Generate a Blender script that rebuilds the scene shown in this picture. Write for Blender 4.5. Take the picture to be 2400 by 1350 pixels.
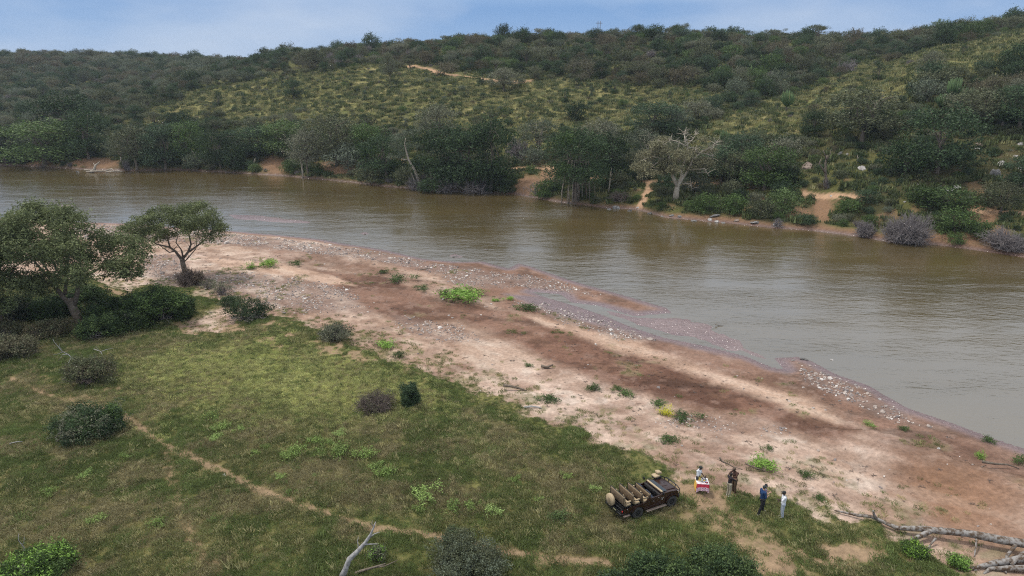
import bpy, bmesh, math, random
import numpy as np
from mathutils import Vector, Matrix
for o in list(bpy.data.objects): bpy.data.objects.remove(o)
SC = bpy.context.scene
COL = SC.collection
rad = math.radians
# ------------------------------------------------------------ camera, sky, sun, exposure
CAM_H, PITCH, FPX = 25.5, rad(16.5), 1600.0        # FPX: focal length over a 2400 wide frame
cam = bpy.data.cameras.new('camera'); cam.lens = 24; cam.sensor_width = 36; cam.clip_start = 0.5; cam.clip_end = 4000
camo = bpy.data.objects.new('camera', cam); COL.objects.link(camo)
camo.location = (0, 0, CAM_H); camo.rotation_euler = (math.pi/2 - PITCH, 0, 0); SC.camera = camo
SUN_EL, SUN_AZ = rad(66), rad(-80)                 # azimuth from +Y (view direction), negative = left
W = bpy.data.worlds.new('World'); SC.world = W; W.use_nodes = True
nt = W.node_tree; nt.nodes.clear()
def wn(t, **k):
    n = nt.nodes.new(t)
    for a, b in k.items(): setattr(n, a, b)
    return n
out = wn('ShaderNodeOutputWorld'); sky = wn('ShaderNodeTexSky', sky_type='NISHITA', sun_disc=False)
sky.sun_elevation = SUN_EL; sky.sun_rotation = SUN_AZ; sky.air_density = 1.0; sky.dust_density = 0.6; sky.ozone_density = 2.0
bg1 = wn('ShaderNodeBackground'); bg1.inputs[1].default_value = 0.085
bg2 = wn('ShaderNodeBackground')
tc = wn('ShaderNodeTexCoord'); mp = wn('ShaderNodeMapping'); mp.inputs['Scale'].default_value = (1, 1, 3.2)
nz = wn('ShaderNodeTexNoise'); nz.inputs['Scale'].default_value = 2.4; nz.inputs['Detail'].default_value = 5; nz.inputs['Roughness'].default_value = .5
sep = wn('ShaderNodeSeparateXYZ')
ccol = wn('ShaderNodeValToRGB'); e = ccol.color_ramp.elements          # cloud layer: blue grey low, paler overhead
e[0].position = 0.0; e[0].color = (0.36, 0.53, 0.82, 1); e[1].position = 0.9; e[1].color = (1.25, 1.25, 1.25, 1)
x = e.new(.10); x.color = (.19, .36, .68, 1); x = e.new(.16); x.color = (.50, .66, .90, 1); x = e.new(.30); x.color = (.98, 1.03, 1.10, 1)
cov = wn('ShaderNodeMapRange'); cov.inputs[1].default_value = .42; cov.inputs[2].default_value = .66; cov.inputs[3].default_value = .0; cov.inputs[4].default_value = .62
mixc = wn('ShaderNodeMix', data_type='RGBA')
mixc.inputs[7].default_value = (.66, .73, .86, 1)
L = nt.links.new
L(tc.outputs['Generated'], mp.inputs[0]); L(mp.outputs[0], nz.inputs[0]); L(tc.outputs['Generated'], sep.inputs[0])
L(sep.outputs[2], ccol.inputs[0]); L(nz.outputs[0], cov.inputs[0]); L(cov.outputs[0], mixc.inputs[0]); L(ccol.outputs[0], mixc.inputs[6])
L(mixc.outputs[2], bg2.inputs[0]); bg2.inputs[1].default_value = .78
mixs = wn('ShaderNodeMixShader'); mixs.inputs[0].default_value = .86
L(sky.outputs[0], bg1.inputs[0]); L(bg1.outputs[0], mixs.inputs[1]); L(bg2.outputs[0], mixs.inputs[2]); L(mixs.outputs[0], out.inputs[0])
sun = bpy.data.lights.new('sun', 'SUN'); sun.energy = 2.0; sun.angle = rad(10); sun.color = (1, .95, .87)
suno = bpy.data.objects.new('sun', sun); COL.objects.link(suno)
sd = Vector((math.sin(SUN_AZ)*math.cos(SUN_EL), math.cos(SUN_AZ)*math.cos(SUN_EL), math.sin(SUN_EL)))
suno.rotation_euler = sd.to_track_quat('Z', 'Y').to_euler()
SC.view_settings.view_transform = 'Standard'; SC.view_settings.look = 'None'; SC.view_settings.exposure = 0.37; SC.view_settings.gamma = 1
SC.view_settings.use_curve_mapping = False
SC.render.engine = 'CYCLES'; SC.cycles.max_bounces = 6; SC.cycles.diffuse_bounces = 3; SC.cycles.transparent_max_bounces = 8
SC.cycles.use_denoising = False; SC.cycles.filter_width = 1.1; SC.cycles.denoising_prefilter = 'FAST'

# ------------------------------------------------------------ helpers
def srgb(r, g, b, k=1.0):
    f = lambda c: (c/255/12.92 if c/255 <= .04045 else ((c/255+.055)/1.055)**2.4)*k
    return (f(r), f(g), f(b), 1)
def tag(o, label=None, cat=None, group=None, kind=None):
    if label: o['label'] = label
    if cat: o['category'] = cat
    if group: o['group'] = group
    if kind: o['kind'] = kind
    return o
def link(name, me, parent=None, loc=None):
    o = bpy.data.objects.new(name, me); COL.objects.link(o)
    if parent: o.parent = parent
    if loc is not None: o.location = loc
    return o
def thing(name, loc, label, cat, group=None, rz=0, scale=None):
    o = bpy.data.objects.new(name, None); COL.objects.link(o); o.location = loc; o.rotation_euler = (0, 0, rz)
    o.empty_display_size = .2
    if scale: o.scale = scale
    return tag(o, label, cat, group)
def mesh_np(name, V, F, mats=(), mi=None, smooth=False):
    """V (n,3), F (m,k) with k constant"""
    V = np.asarray(V, np.float32); F = np.asarray(F, np.int32)
    me = bpy.data.meshes.new(name); k = F.shape[1]
    me.vertices.add(len(V)); me.vertices.foreach_set('co', V.ravel())
    me.loops.add(F.size); me.loops.foreach_set('vertex_index', F.ravel())
    me.polygons.add(len(F)); me.polygons.foreach_set('loop_start', np.arange(0, F.size, k, dtype=np.int32))
    me.polygons.foreach_set('loop_total', np.full(len(F), k, np.int32))
    for m in mats: me.materials.append(m)
    if mi is not None: me.polygons.foreach_set('material_index', np.asarray(mi, np.int32))
    if smooth: me.polygons.foreach_set('use_smooth', np.ones(len(F), bool))
    me.update(calc_edges=True)
    return me
class MB:
    """collects polygons of several materials into one mesh"""
    def __init__(s): s.V = []; s.F = []; s.M = []; s.S = []
    def add(s, vs, fs, mi=0, smooth=False):
        b = len(s.V); s.V += [tuple(v) for v in vs]; s.F += [tuple(b+i for i in f) for f in fs]; s.M += [mi]*len(fs); s.S += [smooth]*len(fs)
    def box(s, c, d, mi=0, rot=None, bev=0):
        cx, cy, cz = c; hx, hy, hz = d[0]/2, d[1]/2, d[2]/2
        if bev:
            b_ = bev; vs = []; 
            bm = bmesh.new(); bmesh.ops.create_cube(bm, size=1)
            for v in bm.verts: v.co = Vector((v.co.x*d[0], v.co.y*d[1], v.co.z*d[2]))
            bmesh.ops.bevel(bm, geom=bm.edges[:], offset=bev, segments=2, affect='EDGES', profile=.5)
            bm.verts.index_update()
            vs = [v.co.copy() for v in bm.verts]; fs = [[v.index for v in f.verts] for f in bm.faces]; bm.free()
        else:
            vs = [Vector((sx*hx, sy*hy, sz*hz)) for sx in (-1, 1) for sy in (-1, 1) for sz in (-1, 1)]
            fs = [(0,1,3,2),(4,6,7,5),(0,4,5,1),(2,3,7,6),(0,2,6,4),(1,5,7,3)]
        if rot is not None: vs = [rot @ v for v in vs]
        s.add([v + Vector(c) for v in vs], fs, mi, bool(bev))
    def tube(s, pts, rs, mi=0, n=8, cap=True, smooth=True):
        pts = [Vector(p) for p in pts]
        if not hasattr(rs, '__len__'): rs = [rs]*len(pts)
        V = []; N = len(pts); up = None
        for i, p in enumerate(pts):
            t = (pts[min(i+1, N-1)] - pts[max(i-1, 0)]).normalized()
            if up is None: up = Vector((0,0,1)) if abs(t.z) < .9 else Vector((1,0,0))
            a = t.cross(up).normalized(); b = a.cross(t).normalized(); up = b
            for k in range(n):
                an = 2*math.pi*k/n; V.append(p + (a*math.cos(an) + b*math.sin(an))*rs[i])
        F = [(i*n+k, i*n+(k+1) % n, (i+1)*n+(k+1) % n, (i+1)*n+k) for i in range(N-1) for k in range(n)]
        if cap: F.append(tuple(range(n-1, -1, -1))); F.append(tuple((N-1)*n+k for k in range(n)))
        s.add(V, F, mi, smooth)
    def ell(s, c, r, mi=0, nu=12, nv=7, rot=None):
        V = []; F = []
        for j in range(nv+1):
            ph = math.pi*j/nv
            for i in range(nu):
                th = 2*math.pi*i/nu
                v = Vector((r[0]*math.sin(ph)*math.cos(th), r[1]*math.sin(ph)*math.sin(th), r[2]*math.cos(ph)))
                if rot is not None: v = rot @ v
                V.append(v + Vector(c))
        for j in range(nv):
            for i in range(nu):
                a, b, c_, d = j*nu+i, (j+1)*nu+i, (j+1)*nu+(i+1) % nu, j*nu+(i+1) % nu
                if j == 0: F.append((a, b, c_))
                elif j == nv-1: F.append((a, b, d))
                else: F.append((a, b, c_, d))
        s.add(V, F, mi, True)
    def mesh(s, name, mats):
        me = bpy.data.meshes.new(name); me.from_pydata(s.V, [], s.F)
        for m in mats: me.materials.append(m)
        me.polygons.foreach_set('material_index', s.M); me.polygons.foreach_set('use_smooth', s.S)
        me.update(); return me
    def obj(s, name, mats, parent=None, loc=None):
        if not isinstance(mats, (list, tuple)): mats = [mats]
        return link(name, s.mesh(name, mats), parent, loc)
# noise -------------------------------------------------------
def _h(ix, iy, seed):
    n = (ix*374761393 + iy*668265263 + seed*974634777) & 0xffffffff
    n = ((n ^ (n >> 13))*1274126177) & 0xffffffff
    n = (n ^ (n >> 16)) & 0xffffffff
    return n.astype(np.float64)/4294967295.0
def vnoise(x, y, seed=0):
    x = np.asarray(x, float); y = np.asarray(y, float)
    ix = np.floor(x).astype(np.int64); iy = np.floor(y).astype(np.int64); fx = x-ix; fy = y-iy
    u = fx*fx*fx*(fx*(fx*6-15)+10); v = fy*fy*fy*(fy*(fy*6-15)+10)
    a, b, c, d = _h(ix, iy, seed), _h(ix+1, iy, seed), _h(ix, iy+1, seed), _h(ix+1, iy+1, seed)
    return (a*(1-u)+b*u)*(1-v)+(c*(1-u)+d*u)*v
def fbm(x, y, sc, octv=4, seed=0, gain=.5):
    x = np.asarray(x, float)/sc; y = np.asarray(y, float)/sc; s = 0; a = 1; t = 0
    for k in range(octv):
        s = s + a*vnoise(x+13.7*k, y-7.1*k, seed+k*17); t += a; a *= gain
        x, y = (x*.8-y*.6)*2.03, (x*.6+y*.8)*2.03
    return s/t
def sst(a, b, x):
    t = np.clip((x-a)/(b-a), 0, 1); return t*t*(3-2*t)
# pixel <-> world (pixels of the 2400x1350 photograph; used only to survey positions)
cP, sP = math.cos(PITCH), math.sin(PITCH)
def ray(px, py):
    u = (np.asarray(px, float)-1200)/FPX; v = (np.asarray(py, float)-675)/FPX
    dy = cP - v*sP; dz = -sP - v*cP
    return u/dy, dz/dy                                  # X/Y and dZ/dY
def atz(px, py, z=0.0):
    s, m = ray(px, py); Y = (z-CAM_H)/m
    return s*Y, Y
def z_of(py, Y): return CAM_H + Y*ray(1200, py)[1]
def depth(Y, z): return Y*cP + (CAM_H-z)*sP
def pix(x, y, z):
    d = depth(y, z); return 1200+FPX*x/d, 675+FPX*((CAM_H-z)*cP - y*sP)/d
def sdf(poly, x, y):
    """signed distance to a closed polygon, positive inside"""
    P = np.asarray(poly, float); x = np.asarray(x, float); y = np.asarray(y, float)
    d = np.full(x.shape, 1e18); ins = np.zeros(x.shape, bool)
    for i in range(len(P)):
        ax, ay = P[i]; bx, by = P[(i+1) % len(P)]
        ex, ey = bx-ax, by-ay; wx, wy = x-ax, y-ay
        t = np.clip((wx*ex+wy*ey)/(ex*ex+ey*ey+1e-12), 0, 1)
        d = np.minimum(d, (wx-ex*t)**2+(wy-ey*t)**2)
        c = (ay > y) != (by > y)
        ins ^= c & (x < ax + (y-ay)/(by-ay+1e-18)*ex)
    return np.where(ins, 1, -1)*np.sqrt(d)
def ldist(line, x, y):
    P = np.asarray(line, float); d = np.full(np.shape(x), 1e18)
    for i in range(len(P)-1):
        ax, ay = P[i]; bx, by = P[i+1]; ex, ey = bx-ax, by-ay; wx, wy = x-ax, y-ay
        t = np.clip((wx*ex+wy*ey)/(ex*ex+ey*ey+1e-12), 0, 1)
        d = np.minimum(d, (wx-ex*t)**2+(wy-ey*t)**2)
    return np.sqrt(d)
def W2(pts, z=0.0): return [tuple(float(q) for q in atz(a, b, z)) for a, b in pts]
# ------------------------------------------------------------ materials
def mat(name, color=(.5,.5,.5,1), rough=.7, metal=0, spec=.5):
    m = bpy.data.materials.new(name); m.use_nodes = True; b = m.node_tree.nodes['Principled BSDF']
    b.inputs['Base Color'].default_value = color; b.inputs['Roughness'].default_value = rough; b.inputs['Metallic'].default_value = metal
    b.inputs['Specular IOR Level'].default_value = spec
    return m
def N(m, t, **k):
    n = m.node_tree.nodes.new(t)
    for a, b in k.items(): setattr(n, a, b)
    return n
def K(m, a, b): m.node_tree.links.new(a, b)
def mixrgb(m, fac, a, b, blend='MIX'):
    n = N(m, 'ShaderNodeMix', data_type='RGBA', blend_type=blend)
    for i, v in ((0, fac), (6, a), (7, b)):
        if hasattr(v, 'links'): K(m, v, n.inputs[i])
        else: n.inputs[i].default_value = v
    return n.outputs[2]
def mrange(m, src, a, b, c, d):
    n = N(m, 'ShaderNodeMapRange'); K(m, src, n.inputs[0])
    for i, v in enumerate((a, b, c, d)): n.inputs[i+1].default_value = v
    return n.outputs[0]
def noise(m, vec, scale, detail=3, rough=.5):
    n = N(m, 'ShaderNodeTexNoise'); n.inputs['Scale'].default_value = scale; n.inputs['Detail'].default_value = detail; n.inputs['Roughness'].default_value = rough
    if vec is not None: K(m, vec, n.inputs['Vector'])
    return n.outputs[0]
def grained(name, ca, cb, scale=6, rough=.8, bump=.3, detail=4, spec=.3, lo=.35, hi=.65, metal=0):
    """two tones of one material in a noise pattern with matching relief"""
    m = mat(name, ca, rough, metal, spec); b = m.node_tree.nodes['Principled BSDF']
    tc = N(m, 'ShaderNodeTexCoord'); n = noise(m, tc.outputs['Object'], scale, detail, .6)
    K(m, mixrgb(m, mrange(m, n, lo, hi, 0, 1), ca, cb), b.inputs['Base Color'])
    if bump:
        bp = N(m, 'ShaderNodeBump'); bp.inputs['Strength'].default_value = bump; bp.inputs['Distance'].default_value = .02
        K(m, n, bp.inputs['Height']); K(m, bp.outputs[0], b.inputs['Normal'])
    return m
def leafmat(name, a, b, c=None, clump=.5, trans=.25, isl=.45, k0=1.6):
    a, b, c = [None if q is None else (q[0]*k0, q[1]*k0, q[2]*k0, 1) for q in (a, b, c)]
    """a/b: leaf colours of whole clumps, c: the tone some plants of the kind lean to"""
    m = mat(name, a, .62, 0, .25); bs = m.node_tree.nodes['Principled BSDF']
    tc = N(m, 'ShaderNodeTexCoord'); g = N(m, 'ShaderNodeNewGeometry'); oi = N(m, 'ShaderNodeObjectInfo')
    n = noise(m, g.outputs['Position'], clump, 3, .6)
    col = mixrgb(m, mrange(m, n, .36, .64, 0, 1), a, b)
    if c: col = mixrgb(m, mrange(m, oi.outputs['Random'], .45, 1, 0, .85), col, c)
    k = mrange(m, g.outputs['Random Per Island'], 0, 1, 1-isl, 1+isl)
    k2 = mrange(m, oi.outputs['Random'], 0, 1, .62, 1.38)
    mul = N(m, 'ShaderNodeMath', operation='MULTIPLY'); K(m, k, mul.inputs[0]); K(m, k2, mul.inputs[1])
    vm = N(m, 'ShaderNodeVectorMath', operation='SCALE'); K(m, col, vm.inputs[0]); K(m, mul.outputs[0], vm.inputs['Scale'])
    K(m, vm.outputs[0], bs.inputs['Base Color'])
    if trans:
        tr = N(m, 'ShaderNodeBsdfTranslucent'); K(m, vm.outputs[0], tr.inputs[0]); mx = N(m, 'ShaderNodeMixShader'); mx.inputs[0].default_value = trans
        K(m, bs.outputs[0], mx.inputs[1]); K(m, tr.outputs[0], mx.inputs[2]); K(m, mx.outputs[0], m.node_tree.nodes['Material Output'].inputs[0])
    return m
LF = {
 'dark':  leafmat('dark_leaves', (.018,.034,.014,1), (.044,.072,.026,1), (.032,.048,.028,1)),
 'olive': leafmat('olive_leaves', (.060,.070,.036,1), (.096,.104,.054,1), (.085,.085,.060,1)),
 'green': leafmat('green_leaves', (.038,.066,.018,1), (.066,.105,.028,1), (.050,.070,.026,1)),
 'bright':leafmat('bright_leaves', (.095,.175,.026,1), (.16,.26,.04,1), (.09,.15,.035,1)),
 'grey':  leafmat('grey_green_leaves', (.060,.074,.044,1), (.092,.106,.066,1), (.066,.078,.056,1)),
 'brown': leafmat('brown_leaves', (.066,.058,.034,1), (.098,.084,.048,1), (.056,.056,.036,1)),
 'acacia':leafmat('acacia_leaves', (.080,.098,.044,1), (.145,.168,.072,1), None, .7),
 'forb':  leafmat('forb_leaves', (.13,.19,.05,1), (.19,.26,.075,1), (.15,.2,.07,1)),
 'yellow':leafmat('yellow_leaves', (.36,.36,.03,1), (.5,.46,.05,1)),
 'euph':  leafmat('succulent_green', (.030,.055,.022,1), (.055,.085,.030,1), None, .8, 0, .3),
 'pale': leafmat('pale_olive_leaves', (.13,.125,.072,1), (.18,.17,.10,1), None, .8),
 'thatch':leafmat('dry_debris', (.10,.075,.05,1), (.16,.125,.09,1), None, 1.2, 0),
}
M = {
 'bark': grained('bark', (.10,.078,.058,1), (.20,.165,.13,1), 5, .9, .5),
 'pale_bark': grained('pale_bark', (.30,.25,.19,1), (.46,.41,.34,1), 3, .85, .4),
 'grey_wood': grained('weathered_wood', (.20,.19,.185,1), (.42,.41,.40,1), 6, .85, .5),
 'twig': grained('grey_twigs', (.15,.13,.13,1), (.25,.225,.22,1), 1.2, .9, 0),
 'brown_twig': grained('brown_twigs', (.11,.085,.075,1), (.18,.145,.125,1), 1.2, .9, 0),
 'rock': grained('grey_rock', (.13,.125,.12,1), (.33,.32,.31,1), 1.6, .85, .8),
 'pale_rock': grained('pale_rock', (.26,.235,.22,1), (.50,.48,.46,1), 1.4, .85, .8),
 'brown_rock': grained('brown_rock', (.14,.105,.085,1), (.28,.22,.18,1), 1.4, .85, .8),
 'dark_rock': grained('dark_wet_rock', (.06,.055,.05,1), (.15,.14,.125,1), 1.4, .6, .8),
}
# ------------------------------------------------------------ survey lines (photo pixels -> metres on the ground)
NEAR = W2([(-1500,470),(-700,500),(0,512),(60,515),(180,520),(330,525),(540,542),(640,550),(760,562),(900,586),(1000,608),(1060,613),(1130,613),(1192,630),
  (1215,617),(1250,626),(1330,655),(1450,690),(1560,720),(1572,733),(1490,741),(1400,716),(1340,709),(1310,690),(1245,684),(1290,700),(1340,716),(1420,742),(1480,766),
  (1560,792),(1650,812),(1750,838),(1812,862),(1838,866),(1808,838),(1870,834),(1905,846),(1960,880),(2040,908),(2130,958),(2230,992),(2330,1027),(2400,1049),(2700,1150),(3200,1320),(3600,1700),(3600,3000),(-3500,3000)])
FARL = W2([(-1500,372),(-600,382),(0,388),(60,389),(180,397),(300,400),(420,398),(600,409),(740,419),(900,436),(1000,446),(1200,456),(1300,472),(1420,487),(1490,492),(1560,510),(1700,522),(1800,533),(1900,540),(2000,552),(2100,568),(2200,574),(2280,584),(2400,602),(2700,640),(3600,760)])
_fs = np.array([a/b for a, b in FARL]); _fy = np.array([b for a, b in FARL])
GRASS = W2([(-3500,560),(-600,640),(0,650),(200,655),(240,672),(300,690),(340,668),(430,668),(500,700),(510,722),(450,742),(405,765),(520,778),(560,752),(640,742),(720,762),(830,792),(900,812),(980,855),(1020,880),(1100,905),(1200,950),(1300,990),(1380,1012),(1470,1058),(1545,1092),(1580,1125),(1690,1150),(1760,1150),(1850,1180),(1940,1222),(2030,1242),(2110,1268),(2180,1302),(2300,1346),(2420,1372),(2700,1440),(3600,1700),(3600,3000),(-3500,3000)], 1.0)
def col_nodes():
    T = {-400:[(30,340),(90,290),(250,200),(430,138),(600,150)], 0:[(25,347),(80,285),(200,205),(390,131),(600,140)], 300:[(25,352),(70,270),(110,238),(150,232),(380,134),(600,142)],
     500:[(22,352),(70,262),(120,195),(150,182),(180,186),(400,140)], 700:[(20,352),(60,270),(100,200),(150,146),(190,136),(300,150)],
     900:[(20,372),(60,272),(95,205),(150,138),(190,118),(260,122)], 1200:[(20,392),(60,290),(100,212),(150,135),(190,99),(270,108)],
     1500:[(22,426),(60,305),(100,222),(160,125),(200,92),(280,100)], 1700:[(20,440),(50,335),(80,280),(130,185),(200,98),(280,105)],
     1850:[(16,455),(50,310),(72,262),(90,264),(150,170),(220,96),(300,104)], 2000:[(12,462),(45,320),(80,208),(95,214),(150,150),(220,100),(300,108)],
     2200:[(14,470),(50,280),(90,132),(105,134),(200,75),(300,85)], 2400:[(16,488),(50,265),(100,88),(120,82),(200,50),(300,50)], 2900:[(20,505),(60,240),(110,60),(200,30),(300,40)]}
    S = []; G = []
    ts = np.arange(0, 900, 2.0)
    for px, nodes in T.items():
        s0 = ray(px, 330)[0]; yf = float(np.interp(s0, _fs, _fy))
        t = [0, 3, 9]+[a for a, b in nodes]; z = [0, 1.3, 2.6]+[float(z_of(b, yf+a)) for a, b in nodes]
        t.append(nodes[-1][0]+500); z.append(z[-1]-40)
        S.append(float(s0)); G.append(np.interp(ts, t, z))
    G = np.array(G)
    k = np.exp(-np.arange(-8, 9)**2/18.); k /= k.sum()               # round the breaks of slope, but not the bank itself
    Gs = np.array([np.convolve(np.pad(g, 8, 'edge'), k, 'valid') for g in G]); w = sst(12, 40, ts)
    return np.array(S), ts, G*(1-w)+Gs*w
CS, CT, CG = col_nodes()
NS, NY = 900, 860
sgrid = np.sinh(np.linspace(-1, 1, NS)*1.6)/math.sinh(1.6)*1.35
sgrid = np.interp(np.linspace(0, 1, NS), [0, .06, .94, 1], [-1.6, -.80, .80, 1.6])
ygrid = 14*np.exp(np.linspace(0, 1, NY)**1.0*math.log(1000/14))
S_, Y_ = np.meshgrid(sgrid, ygrid); X_ = S_*Y_
FY = np.interp(S_, _fs, _fy) + 3.0*(fbm(X_, Y_*0, 14, 4, 5)-.5)
def far_height(S, Y, t):
    i = np.clip(np.searchsorted(CS, S)-1, 0, len(CS)-2); f = np.clip((S-CS[i])/(CS[i+1]-CS[i]), 0, 1); f = f*f*(3-2*f)
    tt = np.clip(t/2.0, 0, len(CT)-1.001); j = tt.astype(int); g = tt-j
    a = CG[i, j]*(1-g)+CG[i, j+1]*g; b = CG[i+1, j]*(1-g)+CG[i+1, j+1]*g
    return a*(1-f)+b*f
T_ = Y_-FY
zf = far_height(S_, Y_, np.maximum(T_, 0))
rough_far = sst(8, 60, T_)
zf = zf + rough_far*(3.2*(fbm(X_, Y_, 34, 4, 21)-.5) + 1.0*(fbm(X_, Y_, 7, 3, 31)-.5)) + .5*(fbm(X_, Y_, 3.5, 4, 41)-.5)*sst(.5, 6, T_)
gul = sst(.60, .75, fbm(X_, Y_*.35, 9, 3, 77))*sst(2, 5, T_)*(1-sst(12, 22, T_)); zf = zf-gul*.9   # wash-outs in the far bank
dn = sdf(NEAR, X_, Y_)
dn = dn + 1.1*(fbm(X_, Y_, 7, 4, 3)-.5)*sst(-4, 2, dn)
dg = sdf(GRASS, X_, Y_); dgn = dg + 4.0*(fbm(X_, Y_, 5, 4, 9)-.5) + 4.2*(fbm(X_, Y_, 1.5, 5, 19, .65)-.5)
zn = .10*sst(0, 2.5, dn)+.028*np.minimum(np.maximum(dn, 0), 22)+.10*sst(0, .5, dn)*0
zn = zn+sst(2, 9, dn)*(.42*(fbm(X_, Y_, 13, 3, 11)-.5)+.12*(fbm(X_, Y_, 2.2, 3, 13)-.5))
zn = zn+.45*sst(-.8, 1.6, dgn)+.35*sst(2, 14, dg)+sst(1, 6, dg)*(.5*(fbm(X_, Y_, 11, 3, 15)-.5)+.12*(fbm(X_, Y_, 1.6, 3, 16)-.5))
SCARP = W2([(1640,900),(1900,1000),(2050,1010),(2100,1022),(2150,1052),(2200,1056),(2235,1080),(2300,1098),(2400,1115),(2560,1180)], .5)
ds = ldist(SCARP, X_, Y_); side = sdf(SCARP+[(-200,14),(-200,200)][::-1], X_, Y_)  # a cut bank in the sand, lower on the river side
sx = np.interp(X_, [a for a, b in SCARP], [b for a, b in SCARP]); dcut = (Y_-sx)+.8*(fbm(X_, Y_, 1.6, 3, 61)-.5)
cutw = sst(SCARP[1][0], SCARP[2][0], X_)
zn = zn+.38*cutw*(1-sst(-.10, .10, dcut))*sst(-9, -2, dcut)
zbed = -np.clip(.16*np.minimum(np.maximum(-dn, 0), 12), 0, 1.5)
zn = np.where(dn > 0, np.maximum(zn, .03+.05*np.minimum(np.maximum(dn, 0), 5)), zbed)
BARS = [W2([(535,503),(600,505),(680,514),(735,519),(725,524),(640,520),(560,513)]), W2([(135,481),(150,478),(172,482),(155,487)]), W2([(845,546),(855,544),(862,548),(852,550)]), W2([(1050,600),(1068,597),(1088,602),(1066,606)]), W2([(1128,580),(1148,584),(1140,587)])]
for b_ in BARS:
    db = sdf(b_, X_, Y_)+1.6*(fbm(X_, Y_, 3, 4, 66)-.5); zn = np.maximum(zn, np.where(db > -3, np.clip(.08*db, -1.5, .12), -9))
SPIT = [W2([(1390,716),(1500,738),(1600,738),(1680,762),(1760,800),(1840,850),(1830,868),(1740,836),(1640,806),(1560,790),(1480,764),(1420,740)])]
for b_ in SPIT:
    db = sdf(b_, X_, Y_)+2.2*(fbm(X_, Y_, 2.4, 4, 67)-.5); zn = np.maximum(zn, np.where(db > -3, np.clip(.02*db-.022, -1.5, .03), -9))
Z_ = np.where(T_ > -6, np.maximum(np.where(T_ > 0, np.maximum(zf, 0.02+.12*np.minimum(T_, 3)), .3*T_), -1.5), zn)
def hz(x, y):
    """ground height at a point"""
    x = np.asarray(x, float); y = np.asarray(y, float); s = x/y
    fi = np.interp(s, sgrid, np.arange(NS)); fj = np.log(np.maximum(y, 14)/14)/math.log(1000/14)*(NY-1); fj = np.clip(fj, 0, NY-1.001); fi = np.clip(fi, 0, NS-1.001)
    i = fi.astype(int); j = fj.astype(int); a = fi-i; b = fj-j
    return (Z_[j, i]*(1-a)+Z_[j, i+1]*a)*(1-b)+(Z_[j+1, i]*(1-a)+Z_[j+1, i+1]*a)*b
def cast(px, py):
    """the ground point seen at a photo pixel (the water counts as ground)"""
    s, m = ray(px, py); ys = ygrid; zs = np.maximum(hz(s*ys, ys), 0); zr = CAM_H+m*ys
    k = np.where(zr <= zs)[0]
    if not len(k):                                       # above the skyline: take the crest
        j = int(np.argmax(np.where(ys < 720, (zs-CAM_H)/ys, -9))); return Vector((float(s*ys[j]), float(ys[j]), float(zs[j])))
    j = max(k[0], 1); a = (zr[j-1]-zs[j-1])/((zr[j-1]-zs[j-1])-(zr[j]-zs[j])+1e-9); y = ys[j-1]+(ys[j]-ys[j-1])*a
    return Vector((float(s*y), float(y), float(max(hz(s*y, y), 0))))
def P(px, py, dz=0): v = cast(px, py); v.z += dz; return v
def ppm(v): return FPX/depth(v.y, v.z)                 # photo pixels per metre there
# ------------------------------------------------------------ ground cover masks
far = T_ > -3
PX, PY = pix(X_, Y_, Z_)
n1 = fbm(X_, Y_, 6, 5, 101, .6); n2 = fbm(X_, Y_, 1.5, 4, 102, .6); n3 = fbm(X_, Y_, 22, 3, 103); n4 = fbm(X_, Y_, .5, 3, 104, .6)
def pm(poly, soft, z=.5, amp=2.0): return sst(-soft, soft, sdf(W2(poly, z), X_, Y_)+amp*(n1-.5)*2+amp*.5*(n2-.5)*2)
grass = sst(-.5, .5, dgn)
bare = pm([(560,770),(700,775),(840,800),(960,850),(1000,880),(900,880),(800,850),(640,820)], 2, 1, 1)*sst(.50, .58, n2)*.9   # sandy gaps at the edge
bare = np.maximum(bare, pm([(1560,1120),(1700,1150),(1720,1200),(1850,1290),(1900,1360),(1760,1360),(1700,1260),(1590,1200)], 1.2, 1.2, .8)*sst(.38, .50, n2))
bare = np.maximum(bare, pm([(1950,1250),(2100,1290),(2200,1345),(2000,1360),(1800,1300)], 1.5, 1.2, .8)*sst(.52, .6, n2))
bare = np.maximum(bare, pm([(240,672),(300,690),(270,700),(225,680)], .8, 1, .4))
bare = np.maximum(bare, pm([(395,765),(500,735),(520,712),(545,716),(540,755),(600,775),(640,745),(660,768),(560,785),(440,780)], 1.2, 1, .4))
bare = np.maximum(bare, .8*pm([(55,905),(160,930),(310,905),(370,905),(290,925),(150,960),(100,935)], 1, 1.2, .5)*sst(.5, .6, n2))
PATH = [(W2([(20,895),(100,930),(170,955),(230,968),(290,985),(350,1030),(400,1065),(500,1110),(600,1160),(700,1195),(800,1230),(880,1253),(1000,1262),(1120,1285),(1250,1320),(1420,1330)], 1.2), .33, .88),
        (W2([(385,1062),(402,1130),(415,1190),(432,1230),(460,1300),(530,1360)], 1.2), .30, .62), (W2([(110,930),(105,890),(150,860)], 1.2), .25, .4),
        (W2([(1590,1140),(1640,1185),(1690,1225),(1735,1275),(1800,1330),(1860,1390)], 1.2), .5, .75), (W2([(1650,1160),(1700,1190),(1745,1240),(1790,1290),(1830,1330)], 1.2), .35, .7)]
path = np.zeros_like(X_)
for ln, w_, st in PATH: path = np.maximum(path, st*(1-sst(w_*.5, w_*1.6, ldist(ln, X_, Y_)+.5*(n2-.5)+.3*(n4-.5))))
path *= np.where(Y_ < 80, sst(.12, .42, n2+.15), 0)
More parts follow.
